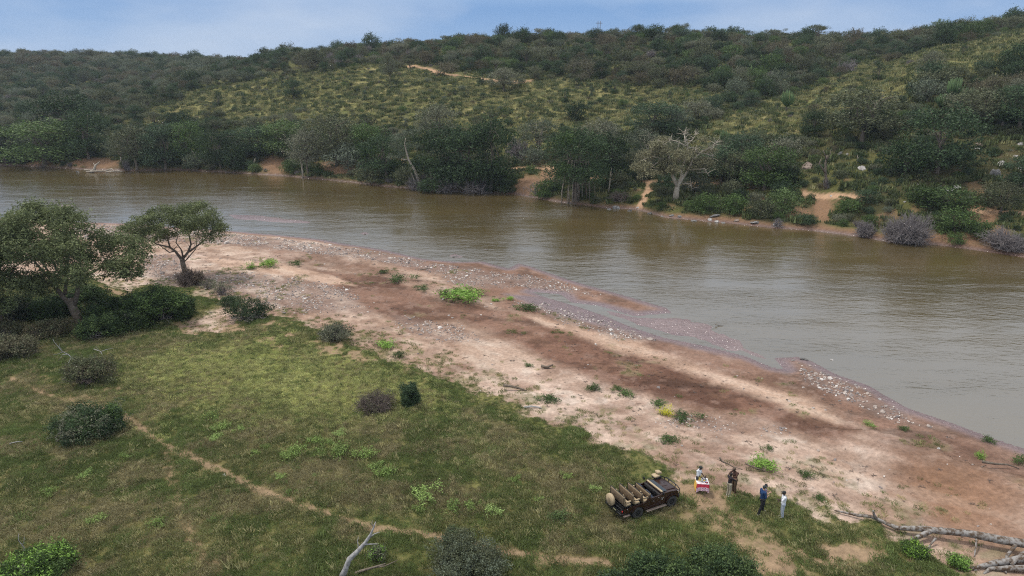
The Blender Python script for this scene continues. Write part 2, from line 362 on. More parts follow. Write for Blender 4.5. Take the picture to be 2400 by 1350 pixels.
mud = pm([(700,628),(800,640),(900,645),(1040,705),(1180,720),(1330,750),(1420,775),(1560,812),(1700,870),(1830,930),(1960,985),(2060,1005),(1950,1040),(1800,995),(1620,960),(1420,905),(1300,862),(1240,815),(1160,790),(1080,750),(960,760),(850,735),(800,690),(730,665)], 1.2, .5, 1.0)*(.80+.2*n1)
mud = np.maximum(mud, pm([(1290,770),(1560,835),(1760,915),(1900,985),(1760,985),(1600,945),(1400,895),(1290,850),(1200,800)], 1, .5, .8))
mud = np.maximum(mud, .55*pm([(600,575),(760,590),(960,640),(1100,700),(940,660),(780,630),(640,610)], 1.5, .5, .8))
mud = np.maximum(mud, .6*pm([(1930,960),(2100,985),(2300,1060),(2420,1110),(2420,1200),(2200,1180),(2120,1130),(2050,1060)], 2, .5, 2))
mud = np.maximum(mud, .55*pm([(2080,1110),(2300,1090),(2420,1120),(2420,1270),(2250,1230),(2140,1180)], 2, .7, 1.5))
mud = np.maximum(mud, .9*(1-sst(.8, 3.2, dn+1.5*(n1-.5)))*(dn > -.5))
mud = np.maximum(mud, .8*(1-sst(5, 9, dn+5*(n1-.5)))*(dn > -.5)*sst(720, 1000, PX))
mud = np.maximum(mud, .85*pm([(1830,850),(1960,880),(2130,958),(2330,1027),(2420,1052),(2420,1120),(2280,1090),(2120,1020),(1990,985),(1900,930)], 1.5, .5, 1.2))
mud = np.maximum(mud, .35*sst(.55, .68, fbm(X_*.6+Y_*.5, Y_*.9-X_*.5, 5, 5, 333, .6)))
mud = np.maximum(mud, .5*pm([(440,590),(600,600),(780,615),(720,640),(560,620)], 1, .5, 1.)*sst(.5, .62, n2))
ridge = pm([(1200,728),(1420,775),(1640,850),(1800,905),(1920,950),(1960,985),(1860,960),(1700,900),(1560,850),(1400,800)], 1.1, .5, 1.6)
ridge = np.maximum(ridge, pm([(460,600),(560,612),(700,630),(790,650),(830,672),(760,668),(640,645),(520,625)], .6, .5, .5))
mud *= 1-.85*ridge
red = pm([(2150,1090),(2300,1110),(2420,1150),(2420,1290),(2250,1240),(2130,1170)], 3, .7, 2)
wet = np.maximum((1-sst(.15, 1.8, dn+.5*(n1-.5))), pm([(1180,690),(1340,700),(1560,745),(1700,800),(1840,860),(1760,850),(1560,800),(1400,760),(1250,720)], 1.0, .1, .6))
grav = pm([(150,520),(330,528),(540,545),(700,562),(900,592),(1060,620),(1190,640),(1300,650),(1400,690),(1240,668),(1060,650),(900,610),(700,588),(540,572),(420,565),(200,560)], 1.0, .5, .8)
grav = np.maximum(grav, pm([(480,640),(600,650),(720,660),(830,690),(860,740),(760,735),(640,725),(560,705),(500,690)], 1.5, .6, 1))
grav = np.maximum(grav, pm([(345,600),(440,598),(420,660),(345,650)], 1, .6, .6))
grav = np.maximum(grav, .9*pm([(1030,640),(1180,640),(1260,660),(1180,675),(1060,668)], 1, .3, .6))
grav = np.maximum(grav, pm([(1200,705),(1300,712),(1450,760),(1530,790),(1440,790),(1300,745)], .8, .4, .6))
grav = np.maximum(grav, pm([(1860,845),(1920,850),(2020,900),(2110,955),(2180,1000),(2090,985),(2000,945),(1900,900)], .8, .3, .6)*.9)
grav = np.maximum(grav, .6*pm([(930,745),(1080,765),(1140,800),(1020,800),(940,770)], 1, .6, .8))
grav = np.maximum(grav, .6*pm([(1500,975),(1700,985),(1840,1010),(1740,1020),(1560,1000)], 1, .6, .8))
grav *= (dn > -.3)*(1-grass)
opn = np.zeros_like(X_)
for pl in ([(330,262),(480,205),(640,180),(900,158),(1050,168),(1250,190),(1400,200),(1600,208),(1700,232),(1640,262),(1560,300),(1480,318),(1250,322),(900,305),(700,300),(500,290),(350,285)],
           [(1600,335),(1780,252),(1980,176),(2180,108),(2420,70),(2420,140),(2280,172),(2130,215),(1980,285),(1870,320),(1740,365),(1620,370)],
           [(1200,300),(1290,330),(1270,370),(1200,360)]):
    opn = np.maximum(opn, sst(-12, 14, sdf([(a, b) for a, b in pl], PX, PY)+26*(fbm(X_, Y_, 16, 4, 55)-.5)*2)*(T_ > 8))
def lanes(pts, z=None):                                  # a line surveyed on the far bank
    r = []
    for a, b in pts: v = cast(a, b); r.append((v.x, v.y))
    return r
TRACK = [(lanes([(1180,392),(1262,393)]), 1.3), (lanes([(1420,421),(1470,424),(1540,429),(1600,430),(1680,432)]), 1.2), (lanes([(1885,455),(1950,460),(2010,463)]), 1.0), (lanes([(2280,492),(2330,497),(2420,502)]), 1.0),
         (lanes([(1490,494),(1505,475),(1522,445),(1520,432)]), .8), (lanes([(760,385),(905,376)]), 1.3), (lanes([(965,155),(1010,166),(1060,176)]), 2.2), (lanes([(1060,178),(1150,188),(1240,192)]), 1.4), (lanes([(1240,392),(1420,420)]), 1.1)]
track = np.zeros_like(X_)
for ln, w_ in TRACK: track = np.maximum(track, 1-sst(w_*.7, w_*1.5, ldist(ln, X_, Y_)+.6*(n2-.5)))
soil = np.zeros_like(X_)
for (a, b, rx, ry) in [(1928,492,26,34),(1870,500,36,16),(640,388,34,28),(225,383,70,14),(1240,440,46,30),(2250,560,110,14),(800,400,60,12),(2310,505,50,28),(1980,550,80,10),(1640,512,60,8),(95,385,40,8),(880,378,40,8),(2330,545,40,26),(1190,400,30,12),(1290,410,26,22)]:
    soil = np.maximum(soil, (1-sst(.5, 1.25, np.hypot((PX-a)/rx, (PY-b)/ry)+.6*(n1-.5)+.3*(n2-.5)))*(T_ > -1))
soil = np.maximum(soil, (1-sst(.8, 2.6, T_+2*(n1-.5)))*(T_ > -3)*(.35+.65*sst(1380, 1480, PX)))
soil = np.maximum(soil, .55*sst(.60, .70, fbm(X_, Y_, 4, 4, 205))*(T_ > 2)*(1-sst(18, 40, T_)))
# ------------------------------------------------------------ ground colours
def C(*c): return np.array(srgb(*c)[:3])
def mixa(A, B, w): return A*(1-w[..., None])+B*w[..., None]
mud = np.clip(mud, 0, 1)**.7
sand = mixa(C(206,182,165)*np.ones(X_.shape+(3,)), C(180,153,134), sst(.35, .65, n1)); sand = mixa(sand, C(212,196,182), sst(.56, .70, n2)*.6)
sand = mixa(sand, C(164,136,116), .5*sst(.52, .68, n3)); sand = mixa(sand, C(150,118,100), .35*sst(.55, .75, fbm(X_*.35+Y_*.4, Y_-X_*.3, 1.2, 4, 303)))
mudc = mixa(C(130,98,82)*np.ones(X_.shape+(3,)), C(100,73,60), sst(.4, .62, n1)); mudc = mixa(mudc, C(146,118,104), .6*sst(.55, .7, n2)); mudc = mixa(mudc, C(70,52,42), .55*sst(.60, .70, fbm(X_*.5+Y_*.3, Y_*1.2, 1.6, 4, 334)))
col = mixa(sand, mudc, mud); col = mixa(col, C(200,168,145), .55*ridge)
col = mixa(col, C(150,112,84), .7*red)
col = mixa(col, C(136,118,110), .6*grav)
streak = fbm(X_*.55+Y_*.62, (Y_*.75-X_*.66)*.28, 1.1, 5, 808, .6)
col = mixa(col, C(120,92,74), .38*sst(.52, .68, streak)*(1-grass)); col = mixa(col, C(218,200,182), .30*sst(.50, .34, streak)*0+.30*(1-sst(.30, .44, streak))*(1-mud))
col = mixa(col, C(128,110,114), .85*wet)
col = mixa(col, C(92,70,52), .6*cutw*(1-sst(.05, .5, np.abs(dcut)))*(dn > 1))
sc = .45*sst(.62, .74, fbm(X_, Y_, 2.6, 4, 91))*(dn > 4)*(1-grass); sc = np.maximum(sc, .55*(dgn > -3.2)*(dgn < .3)); col = mixa(col, C(118,112,74), sc*sst(.5, .7, n2))   # thin weeds on the sand
gc = mixa(C(126,122,76)*np.ones(X_.shape+(3,)), C(104,106,60), sst(.38, .6, n1)); gc = mixa(gc, C(122,112,74), .5*sst(.52, .68, fbm(X_, Y_, 3, 4, 71)))
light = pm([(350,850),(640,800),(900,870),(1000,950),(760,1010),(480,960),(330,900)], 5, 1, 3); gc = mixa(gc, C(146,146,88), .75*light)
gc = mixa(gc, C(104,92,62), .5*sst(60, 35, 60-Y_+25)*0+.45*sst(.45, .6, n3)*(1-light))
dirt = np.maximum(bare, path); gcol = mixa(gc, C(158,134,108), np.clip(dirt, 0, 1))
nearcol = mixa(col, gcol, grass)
fc = mixa(C(92,92,52)*np.ones(X_.shape+(3,)), C(74,72,46), sst(.4, .6, fbm(X_, Y_, 9, 4, 401)))
yg = mixa(C(126,122,76)*np.ones(X_.shape+(3,)), C(102,105,60), sst(.4, .62, fbm(X_, Y_, 6, 4, 402))); yg = mixa(yg, C(152,140,98), .8*sst(.56, .70, fbm(X_, Y_*1.6, 3, 4, 403)))
fc = mixa(fc, yg, opn)
fc = mixa(fc, C(140,110,86), np.clip(soil, 0, 1)*.95); fc = mixa(fc, C(186,152,122), track)
fc = mixa(fc, C(112,88,78), (1-sst(.3, 1.4, T_))*(T_ > -2))
col = np.where(far[..., None], fc, nearcol)
col *= (0.80+.40*fbm(X_, Y_, .9, 5, 105, .75))[..., None]*.92
wetr = np.where(far, 1-sst(.1, .8, T_), wet)
covr = np.where(far, .25*(1-track), np.clip(grass*(1-dirt), 0, 1))
gm = mat('ground', rough=.95, spec=.2); bs = gm.node_tree.nodes['Principled BSDF']
ca = N(gm, 'ShaderNodeAttribute', attribute_name='soil'); wa = N(gm, 'ShaderNodeAttribute', attribute_name='wetness')
geo = N(gm, 'ShaderNodeNewGeometry')
fn = noise(gm, geo.outputs['Position'], 3.2, 6, .7); fn2 = noise(gm, geo.outputs['Position'], .9, 4, .6)
vm = N(gm, 'ShaderNodeVectorMath', operation='SCALE'); K(gm, ca.outputs['Color'], vm.inputs[0]); K(gm, mrange(gm, fn, .3, .7, .70, 1.24), vm.inputs['Scale'])
K(gm, vm.outputs[0], bs.inputs['Base Color']); K(gm, mrange(gm, wa.outputs['Fac'], 0, 1, .95, .12), bs.inputs['Roughness']); K(gm, mrange(gm, wa.outputs['Fac'], 0, 1, .15, .9), bs.inputs['Specular IOR Level'])
bp = N(gm, 'ShaderNodeBump'); bp.inputs['Strength'].default_value = .8; bp.inputs['Distance'].default_value = .22; K(gm, fn, bp.inputs['Height']); K(gm, bp.outputs[0], bs.inputs['Normal'])
# footprints and trampled dents, as relief in the wet sand
prints = np.maximum(pm([(1300,800),(1500,800),(1720,900),(1650,940),(1420,900)], 2, .5, 1.5), .5*sst(.55, .66, fbm(X_, Y_, 5, 3, 909)))*(1-grass)*(dn > 2)*(~far)
pa = N(gm, 'ShaderNodeAttribute', attribute_name='prints'); vor = N(gm, 'ShaderNodeTexVoronoi'); vor.inputs['Scale'].default_value = 1.7; K(gm, geo.outputs['Position'], vor.inputs['Vector'])
dent = N(gm, 'ShaderNodeMath', operation='MULTIPLY'); K(gm, mrange(gm, vor.outputs['Distance'], .10, .26, -1, 0), dent.inputs[0]); K(gm, pa.outputs['Fac'], dent.inputs[1])
bp2 = N(gm, 'ShaderNodeBump'); bp2.inputs['Strength'].default_value = 1; bp2.inputs['Distance'].default_value = .14; K(gm, dent.outputs[0], bp2.inputs['Height']); K(gm, bp.outputs[0], bp2.inputs['Normal']); K(gm, bp2.outputs[0], bs.inputs['Normal'])
# ------------------------------------------------------------ meshes: one survey grid cut into ground, sandbar, footpath, hillside, dirt track, riverbed
du = np.stack([np.gradient(X_, axis=1), np.gradient(Y_, axis=1)*0, np.gradient(Z_, axis=1)], -1); dv = np.stack([np.gradient(X_, axis=0), np.gradient(Y_, axis=0), np.gradient(Z_, axis=0)], -1)
nrm = np.cross(du, dv); nrm /= np.linalg.norm(nrm, axis=-1, keepdims=True)
cls = np.where(far, np.where(track > .5, 4, np.where(T_ < -.5, 5, 3)), np.where(dn < -.6, 5, np.where(grass > .5, np.where(path > .42, 2, 0), 1)))
cls = np.where(~far & (dn < -.6) & (Z_ > 0), 1, cls)
VG = np.stack([X_, Y_, Z_], -1).reshape(-1, 3); ids = np.arange(NS*NY).reshape(NY, NS)
Q = np.stack([ids[:-1, :-1], ids[:-1, 1:], ids[1:, 1:], ids[1:, :-1]], -1).reshape(-1, 4); qc = cls[:-1, :-1].ravel()
NR = nrm.reshape(-1, 3); CC = col.reshape(-1, 3); WW = wetr.ravel()
for k, nm in enumerate(['ground', 'sandbar', 'footpath', 'hillside', 'dirt_track', 'riverbed']):
    q = Q[qc == k]; u, inv = np.unique(q, return_inverse=True)
    if not len(u): continue
    me = mesh_np(nm, VG[u], inv.reshape(-1, 4), [gm], None, True)
    a = me.attributes.new('soil', 'FLOAT_COLOR', 'POINT'); a.data.foreach_set('color', np.c_[CC[u], np.ones(len(u))].astype(np.float32).ravel())
    a = me.attributes.new('wetness', 'FLOAT', 'POINT'); a.data.foreach_set('value', WW[u].astype(np.float32))
    a = me.attributes.new('prints', 'FLOAT', 'POINT'); a.data.foreach_set('value', prints.ravel()[u].astype(np.float32))
    me.normals_split_custom_set_from_vertices(NR[u].astype(np.float32))
    tag(link(nm, me), kind='structure')
# ------------------------------------------------------------ the river
wm = mat('river_water', (.085,.062,.030,1), .12, 0, .5); bs = wm.node_tree.nodes['Principled BSDF']; bs.inputs['IOR'].default_value = 2.7
geo = N(wm, 'ShaderNodeNewGeometry'); mp = N(wm, 'ShaderNodeMapping'); mp.inputs['Rotation'].default_value = (0, 0, rad(25)); mp.inputs['Scale'].default_value = (.42, 1, 1)
K(wm, geo.outputs['Position'], mp.inputs[0])
r1 = noise(wm, mp.outputs[0], 1.9, 4, .6); r2 = noise(wm, mp.outputs[0], .30, 4, .6); big = noise(wm, mp.outputs[0], .045, 4, .6)
ad = N(wm, 'ShaderNodeMath', operation='MULTIPLY_ADD'); K(wm, r2, ad.inputs[0]); ad.inputs[1].default_value = 2.6; K(wm, r1, ad.inputs[2])
bp = N(wm, 'ShaderNodeBump'); mp2 = N(wm, 'ShaderNodeMapping'); mp2.inputs['Rotation'].default_value = (0, 0, rad(28)); mp2.inputs['Scale'].default_value = (.10, .55, 1); K(wm, geo.outputs['Position'], mp2.inputs[0])
cur = noise(wm, mp2.outputs[0], .35, 5, .65); am = N(wm, 'ShaderNodeMath', operation='MULTIPLY'); K(wm, mrange(wm, big, .35, .65, .5, 1.1), am.inputs[0]); K(wm, mrange(wm, cur, .38, .62, .25, 1.35), am.inputs[1]); K(wm, am.outputs[0], bp.inputs['Strength']); bp.inputs['Distance'].default_value = .062
K(wm, ad.outputs[0], bp.inputs['Height']); K(wm, bp.outputs[0], bs.inputs['Normal'])
K(wm, mixrgb(wm, mrange(wm, big, .3, .7, 0, 1), (.098,.070,.026,1), (.066,.050,.021,1)), bs.inputs['Base Color'])
ws = [(-900, 30), (900, 30), (900, 420), (-900, 420)]
tag(link('river', mesh_np('river', [(a, b, 0) for a, b in ws], [(0,1,2,3)], [wm])), kind='structure')
# ------------------------------------------------------------ plant builders
def leaves(rng, C0, size, up=.35, asp=2.2, bend=0):
    """one small leaf spray (a kite of two triangles -> one quad) round each centre"""
    n = len(C0); a = rng.normal(size=(n, 3)); a[:, 2] *= .7; a /= np.linalg.norm(a, axis=1, keepdims=True)
    b = rng.normal(size=(n, 3)); b -= a*(a*b).sum(1, keepdims=True); b /= np.linalg.norm(b, axis=1, keepdims=True)
    L = (size*rng.uniform(.55, 1.4, n))[:, None]; w = L/asp
    V = np.stack([C0-a*L*.5, C0+b*w*.5, C0+a*L*.5, C0-b*w*.5], 1).reshape(-1, 3)
    return V, np.arange(4*n).reshape(-1, 4)
def cloud(rng, lobes, n, flat=1.0, inner=.25, sub=16, cl=.30, sprig=0):
    """leaf centres: each lobe carries clumps round its shell, so gaps stay between them"""
    lobes = np.asarray(lobes, float); ar = (lobes[:, 3]*lobes[:, 4]+lobes[:, 3]*lobes[:, 5]); cnt = np.maximum((n*ar/ar.sum()).astype(int), 1); out = []
    for l, c in zip(lobes, cnt):
        d = rng.normal(size=(sub, 3)); d[:, 2] = d[:, 2]*.8+.35; d /= np.linalg.norm(d, axis=1, keepdims=True); d *= rng.uniform(.55, 1.0, (sub, 1))
        ci = rng.integers(0, sub, c); p = d[ci]+rng.normal(size=(c, 3))*cl*rng.uniform(.5, 1, (c, 1))*np.array([1, 1, .75*flat])
        k = rng.random(c) < inner; q = rng.normal(size=(c, 3)); q /= np.linalg.norm(q, axis=1, keepdims=True); q *= rng.uniform(.3, 1, (c, 1)); p = np.where(k[:, None], q, p)
        out.append(p*l[3:6]+l[0:3])
    o_ = np.concatenate(out)
    if sprig: k = 7; o_ = o_[rng.permutation(len(o_))[:max(1, len(o_)//k)]]; o_ = np.repeat(o_, k, 0)+rng.normal(size=(len(o_)*k, 3))*sprig
    return o_
def wood(mb, rng, base, targets, r0, mi=0, fork=.45, wob=.08, n=6, twigs=0):
    """trunk from base, forking into curved limbs that end at the targets"""
    base = Vector(base); T = [Vector(t) for t in targets]; mid = sum(T, Vector())/len(T)
    f = base+(mid-base)*fork; f.x += rng.normal()*wob*(f-base).length; f.y += rng.normal()*wob*(f-base).length
    h = (f-base).length
    m1 = base.lerp(f, .5)+Vector((rng.normal(), rng.normal(), 0))*wob*h*.6
    mb.tube([base-Vector((0, 0, .3)), base+Vector((0, 0, .05*h)), m1, f], [r0*1.5, r0*1.12, r0*.85, r0*.7], mi, n)
    for t in T:
        L_ = (t-f).length; s = f+(base-f)*rng.uniform(0, .3)
        a = s.lerp(t, .35)+Vector((rng.normal(), rng.normal(), rng.normal()*.5+.6))*wob*L_
        b = s.lerp(t, .7)+Vector((rng.normal(), rng.normal(), rng.normal()*.5+.5))*wob*L_
        r = r0*.55*min(1.1, .5+L_/(h*2+.01))
        mb.tube([s, a, b, t], [r, r*.7, r*.42, r*.14], mi, max(4, n-1))
        for k in range(twigs):
            u = rng.uniform(.35, .95); p = a.lerp(t, u); q = p+Vector((rng.normal(), rng.normal(), rng.normal()*.6+.3))*L_*.28
            mb.tube([p, p.lerp(q, .5)+Vector((rng.normal(), rng.normal(), rng.normal()))*.05*L_, q], [r*.3, r*.2, r*.05], mi, 4, False)
def crown_mesh(name, rng, lobes, n, size, m, **k):
    asp = k.pop('asp', 2.2); k.setdefault('sprig', size*.75); V, F = leaves(rng, cloud(rng, lobes, n, **k), size, asp=asp); return mesh_np(name, V, F, [m])
def dome_lobes(rng, W, H, z0, k, squash=.8):
    """uneven domed crown of k lobes between z0 and H"""
    L_ = []
    for i in range(k):
        a = 2*math.pi*(i+rng.uniform(0, .8))/k*2.4; r = W*.5*math.sqrt((i+.5)/k)*.78; rr = W*rng.uniform(.17, .27)
        zt = H-rr*squash-(H-z0)*.55*(r/(W*.5))**1.6*rng.uniform(.5, 1.2); zt = max(zt, z0+rr*squash*.6)
        L_.append((r*math.cos(a), r*math.sin(a), zt, rr, rr, rr*squash))
        if zt-z0 > rr*1.6: L_.append((r*math.cos(a)*1.1, r*math.sin(a)*1.1, z0+rr*squash*.7, rr, rr, rr*squash))
    return L_
def twiggy(rng, W, H, n, th, seglen, m, base=None, droop=.0):
    """leafless bush: thin branching sticks as slim prisms"""
    V = []; F = []; stack = []
    for i in range(max(6, n//60)):
        a = rng.uniform(0, 6.283); e = rng.uniform(.35, 1.2); stack.append((np.array([rng.normal()*W*.06, rng.normal()*W*.06, 0.]), np.array([math.cos(a)*math.cos(e), math.sin(a)*math.cos(e), math.sin(e)]), 0, th*3))
    cnt = 0
    while stack and cnt < n:
        p, d, lv, r = stack.pop(int(rng.integers(0, len(stack)))); L_ = seglen*rng.uniform(.7, 1.4)*(1.25-.15*lv)
        q = p+d*L_*np.array([W*.5, W*.5, H*.9])/max(W*.5, H*.9)*1.0
        if q[2] < .02 or (q[0]/(W*.5))**2+(q[1]/(W*.5))**2+(q[2]/H)**2 > 1.05: 
            if lv == 0: continue
            q = p+(q-p)*.5; nxt = 0
        else: nxt = 3 if lv < 2 else 2
        s = np.cross(d, rng.normal(size=3)); s /= np.linalg.norm(s)+1e-9; t = np.cross(d, s); b = len(V); r2 = r*.72
        for c, rr in ((p, r), (q, r2)):
            for k in range(3): an = 2.094*k; V.append(c+(s*math.cos(an)+t*math.sin(an))*rr)
        for k in range(3): F.append((b+k, b+(k+1) % 3, b+3+(k+1) % 3, b+3+k))
        cnt += 1
        for k in range(nxt):
            nd = d+rng.normal(size=3)*.55+np.array([0, 0, .08-droop*lv]); nd /= np.linalg.norm(nd); stack.append((q, nd, lv+1, max(r2, th*.5)))
    return mesh_np('twigs', V, F, [m])
# prototypes: (crown mesh, wood mesh, width, height)
PR = {}
def proto(kind, cm, mb, bm, Wd, H): PR.setdefault(kind, []).append((cm, mb.mesh(kind+'_wood', [bm]), Wd, H))
def make_protos():
    rng = np.random.default_rng(5)
    for kind, lf, nv, Wd, H, z0, k, n, size, sq in (
        ('round_dark', 'dark', 3, 7, 5, .3, 9, 3800, .34, .8), ('round_olive', 'olive', 3, 7, 4.6, .3, 9, 3200, .33, .75), ('round_grey', 'grey', 2, 7, 4.6, .5, 8, 2400, .32, .75),
        ('round_brown', 'brown', 2, 7, 4.6, .5, 8, 2000, .31, .75), ('round_green', 'green', 2, 7, 5, .2, 9, 3400, .34, .8), ('upright_dark', 'dark', 2, 4, 6.5, .4, 7, 2200, .30, 1.1)):
        for v in range(nv):
            lb = dome_lobes(rng, Wd, H, z0, k+v+2, sq); mb = MB()
            tg = [(l[0]*.8, l[1]*.8, l[2]) for l in lb[::2]][:6]
            wood(mb, rng, (0, 0, 0), tg, .17, 0, .28, .08, 5)
            proto(kind, crown_mesh(kind, rng, lb, n, size, LF[lf]), mb, M['bark'], Wd, H)
    for kind, lf, bk, nv, Wd, H, z0, k, n, size, sq, r0, fk, tw in (
        ('tall_dark', 'dark', 'bark', 3, 11, 12, 2.2, 12, 8500, .42, .8, .34, .36, 2), ('tall_green', 'green', 'bark', 2, 11, 11, 1.6, 12, 8000, .42, .8, .32, .36, 2),
        ('tall_olive', 'olive', 'bark', 2, 11, 11, 3.0, 11, 6000, .40, .75, .3, .42, 3), ('tall_grey', 'grey', 'pale_bark', 2, 11, 11, 4.2, 10, 4200, .36, .6, .32, .42, 4)):
        for v in range(nv):
            lb = dome_lobes(rng, Wd, H, z0, k+v, sq); mb = MB(); tg = [(l[0]*.85, l[1]*.85, l[2]+l[5]*.3) for l in lb][:9]
            wood(mb, rng, (0, 0, 0), tg, r0, 0, fk, .07, 7, tw)
            proto(kind, crown_mesh(kind, rng, lb, n, size, LF[lf], inner=.12 if lf == 'grey' else .25), mb, M[bk], Wd, H)
    for v in range(2):     # flat topped thorn tree
        lb = [(rng.normal()*1.9, rng.normal()*1.9, 4.6+rng.uniform(-.5, .6), 1.7, 1.7, .55) for _ in range(11)]; mb = MB()
        wood(mb, rng, (0, 0, 0), [(l[0], l[1], l[2]-.2) for l in lb], .2, 0, .4, .06, 6, 1)
        proto('flat_thorn', crown_mesh('flat_thorn', rng, lb, 2600, .30, LF['olive']), mb, M['bark'], 8, 5.4)
    for v in range(2):     # leafless
        me = twiggy(rng, 6, 4, 1500, .035, .55, M['twig']); mb = MB(); wood(mb, rng, (0, 0, 0), [(1.4, .4, 2.5), (-1.3, .3, 2.3), (.1, -1, 2.8)], .09, 0, .2)
        PR.setdefault('leafless', []).append((me, mb.mesh('leafless_wood', [M['twig']]), 6, 4))
    for v in range(2):     # candelabra succulent: a fan of upturned ribbed arms on a short trunk
        mb = MB(); tr = MB(); tr.tube([(0,0,-.2),(0,0,1.0),(0,0,1.6)], [.28,.22,.2], 0, 7)
        for i in range(46):
            a = rng.uniform(0, 6.283); r = rng.uniform(.3, 2.3); zt = 4.6-.22*r*r+rng.uniform(-.3, .3); s0 = (0, 0, rng.uniform(1.0, 1.7))
            mb.tube([s0, (r*.75*math.cos(a), r*.75*math.sin(a), s0[2]+.25+.25*r), (r*math.cos(a), r*math.sin(a), s0[2]+.8+.3*r), (r*1.03*math.cos(a), r*1.03*math.sin(a), zt)], [.09, .11, .12, .07], 0, 5)
        PR.setdefault('candelabra', []).append((mb.mesh('candelabra', [LF['euph']]), tr.mesh('candelabra_wood', [M['bark']]), 4.8, 4.7))
    for v in range(2):     # low loose shrub, for sandbar and grass
        lb = [(rng.normal()*.28, rng.normal()*.28, rng.uniform(.2, .5), .34, .34, .30) for _ in range(7)]
        for key, lf, n in (('low_bright', 'bright', 900), ('low_green', 'green', 900), ('low_forb', 'forb', 700), ('low_yellow', 'yellow', 800)):
            mb = MB(); wood(mb, rng, (0, 0, 0), [(l[0], l[1], l[2]) for l in lb[:4]], .02, 0, .2, .1, 4)
            proto(key, crown_mesh(key, rng, lb, n, .115, LF[lf], cl=.4), mb, M['bark'], 1.25, .85)
make_protos()
ri = random.Random(7)
def plant(kind, loc, w, h, label, cat='tree', group=None, name=None, v=None, rz=None):
    cm, wm_, Wd, H = PR[kind][ri.randrange(len(PR[kind])) if v is None else v]
    t = thing(name or 'tree', loc, label, cat, group, ri.uniform(0, 6.28) if rz is None else rz, (w/Wd, w/Wd, h/H))
    link('crown', cm, t); link('trunk', wm_, t); return t
def plant_px(kind, bx, by, wpx, top, label, cat='tree', group=None, name=None, sink=0, **k):
    """base at photo pixel (bx, by), crown wpx wide and reaching up to pixel row top"""
    v = P(bx, by); q = ppm(v); h = (float(pix(v.x, v.y, v.z)[1])-top)/q/cP*1.08; v.z -= sink
    return plant(kind, v, wpx/q, h, label, cat, group, name, **k)
# ------------------------------------------------------------ instanced ground cover (uncountable)
def scatter(name, pts, scl, srcs, idx, label=None, cat=None, tilt=0, seed=1):
    rng = np.random.default_rng(seed); n = len(pts)
    me = bpy.data.meshes.new(name); me.vertices.add(n); me.vertices.foreach_set('co', np.asarray(pts, np.float32).ravel())
    a = me.attributes.new('scl', 'FLOAT', 'POINT'); a.data.foreach_set('value', np.asarray(scl, np.float32))
    rot = np.c_[rng.normal(size=n)*tilt, rng.normal(size=n)*tilt, rng.uniform(0, 6.283, n)].astype(np.float32)
    a = me.attributes.new('rot', 'FLOAT_VECTOR', 'POINT'); a.data.foreach_set('vector', rot.ravel())
    a = me.attributes.new('idx', 'INT', 'POINT'); a.data.foreach_set('value', np.asarray(idx, np.int32))
    o = link(name, me); tag(o, label, cat, None, 'stuff')
    g = bpy.data.node_groups.new(name, 'GeometryNodeTree'); g.interface.new_socket('Geometry', in_out='INPUT', socket_type='NodeSocketGeometry'); g.interface.new_socket('Geometry', in_out='OUTPUT', socket_type='NodeSocketGeometry')
    gi = g.nodes.new('NodeGroupInput'); go = g.nodes.new('NodeGroupOutput'); lk = g.links.new
    jn = g.nodes.new('GeometryNodeGeometryToInstance')
    for s in srcs[::-1]:
        oi = g.nodes.new('GeometryNodeObjectInfo'); oi.inputs['Object'].default_value = s; oi.inputs['As Instance'].default_value = True
        lk(oi.outputs['Geometry'], jn.inputs[0])
    jj = g.nodes.new('GeometryNodeJoinGeometry')
    for l in list(g.links):
        if l.to_node == jn: fs = l.from_socket; g.links.remove(l); lk(fs, jj.inputs[0])
    g.nodes.remove(jn)
    iop = g.nodes.new('GeometryNodeInstanceOnPoints'); iop.inputs['Pick Instance'].default_value = True
    def na(nm, t):
        k = g.nodes.new('GeometryNodeInputNamedAttribute'); k.data_type = t; k.inputs[0].default_value = nm; return k.outputs[0]
    e2r = g.nodes.new('FunctionNodeEulerToRotation'); lk(na('rot', 'FLOAT_VECTOR'), e2r.inputs[0])
    lk(gi.outputs[0], iop.inputs['Points']); lk(jj.outputs[0], iop.inputs['Instance']); lk(na('idx', 'INT'), iop.inputs['Instance Index'])
    lk(e2r.outputs[0], iop.inputs['Rotation']); lk(na('scl', 'FLOAT'), iop.inputs['Scale']); lk(iop.outputs[0], go.inputs[0])
    md = o.modifiers.new('scatter', 'NODES'); md.node_group = g
    return o
def src(name, me): return bpy.data.objects.new(name, me)      # not linked to the scene
def joined(kind, v):
    cm, wm_, Wd, H = PR[kind][v]; bm = bmesh.new(); bm.from_mesh(cm); k = len(bm.faces); bm.from_mesh(wm_)
    bm.faces.ensure_lookup_table()
    for f in bm.faces[k:]: f.material_index = 1
    me = bpy.data.meshes.new('bush'); bm.to_mesh(me); bm.free(); me.materials.append(cm.materials[0]); me.materials.append(wm_.materials[0])
    for vv in me.vertices: vv.co /= Wd
    return me
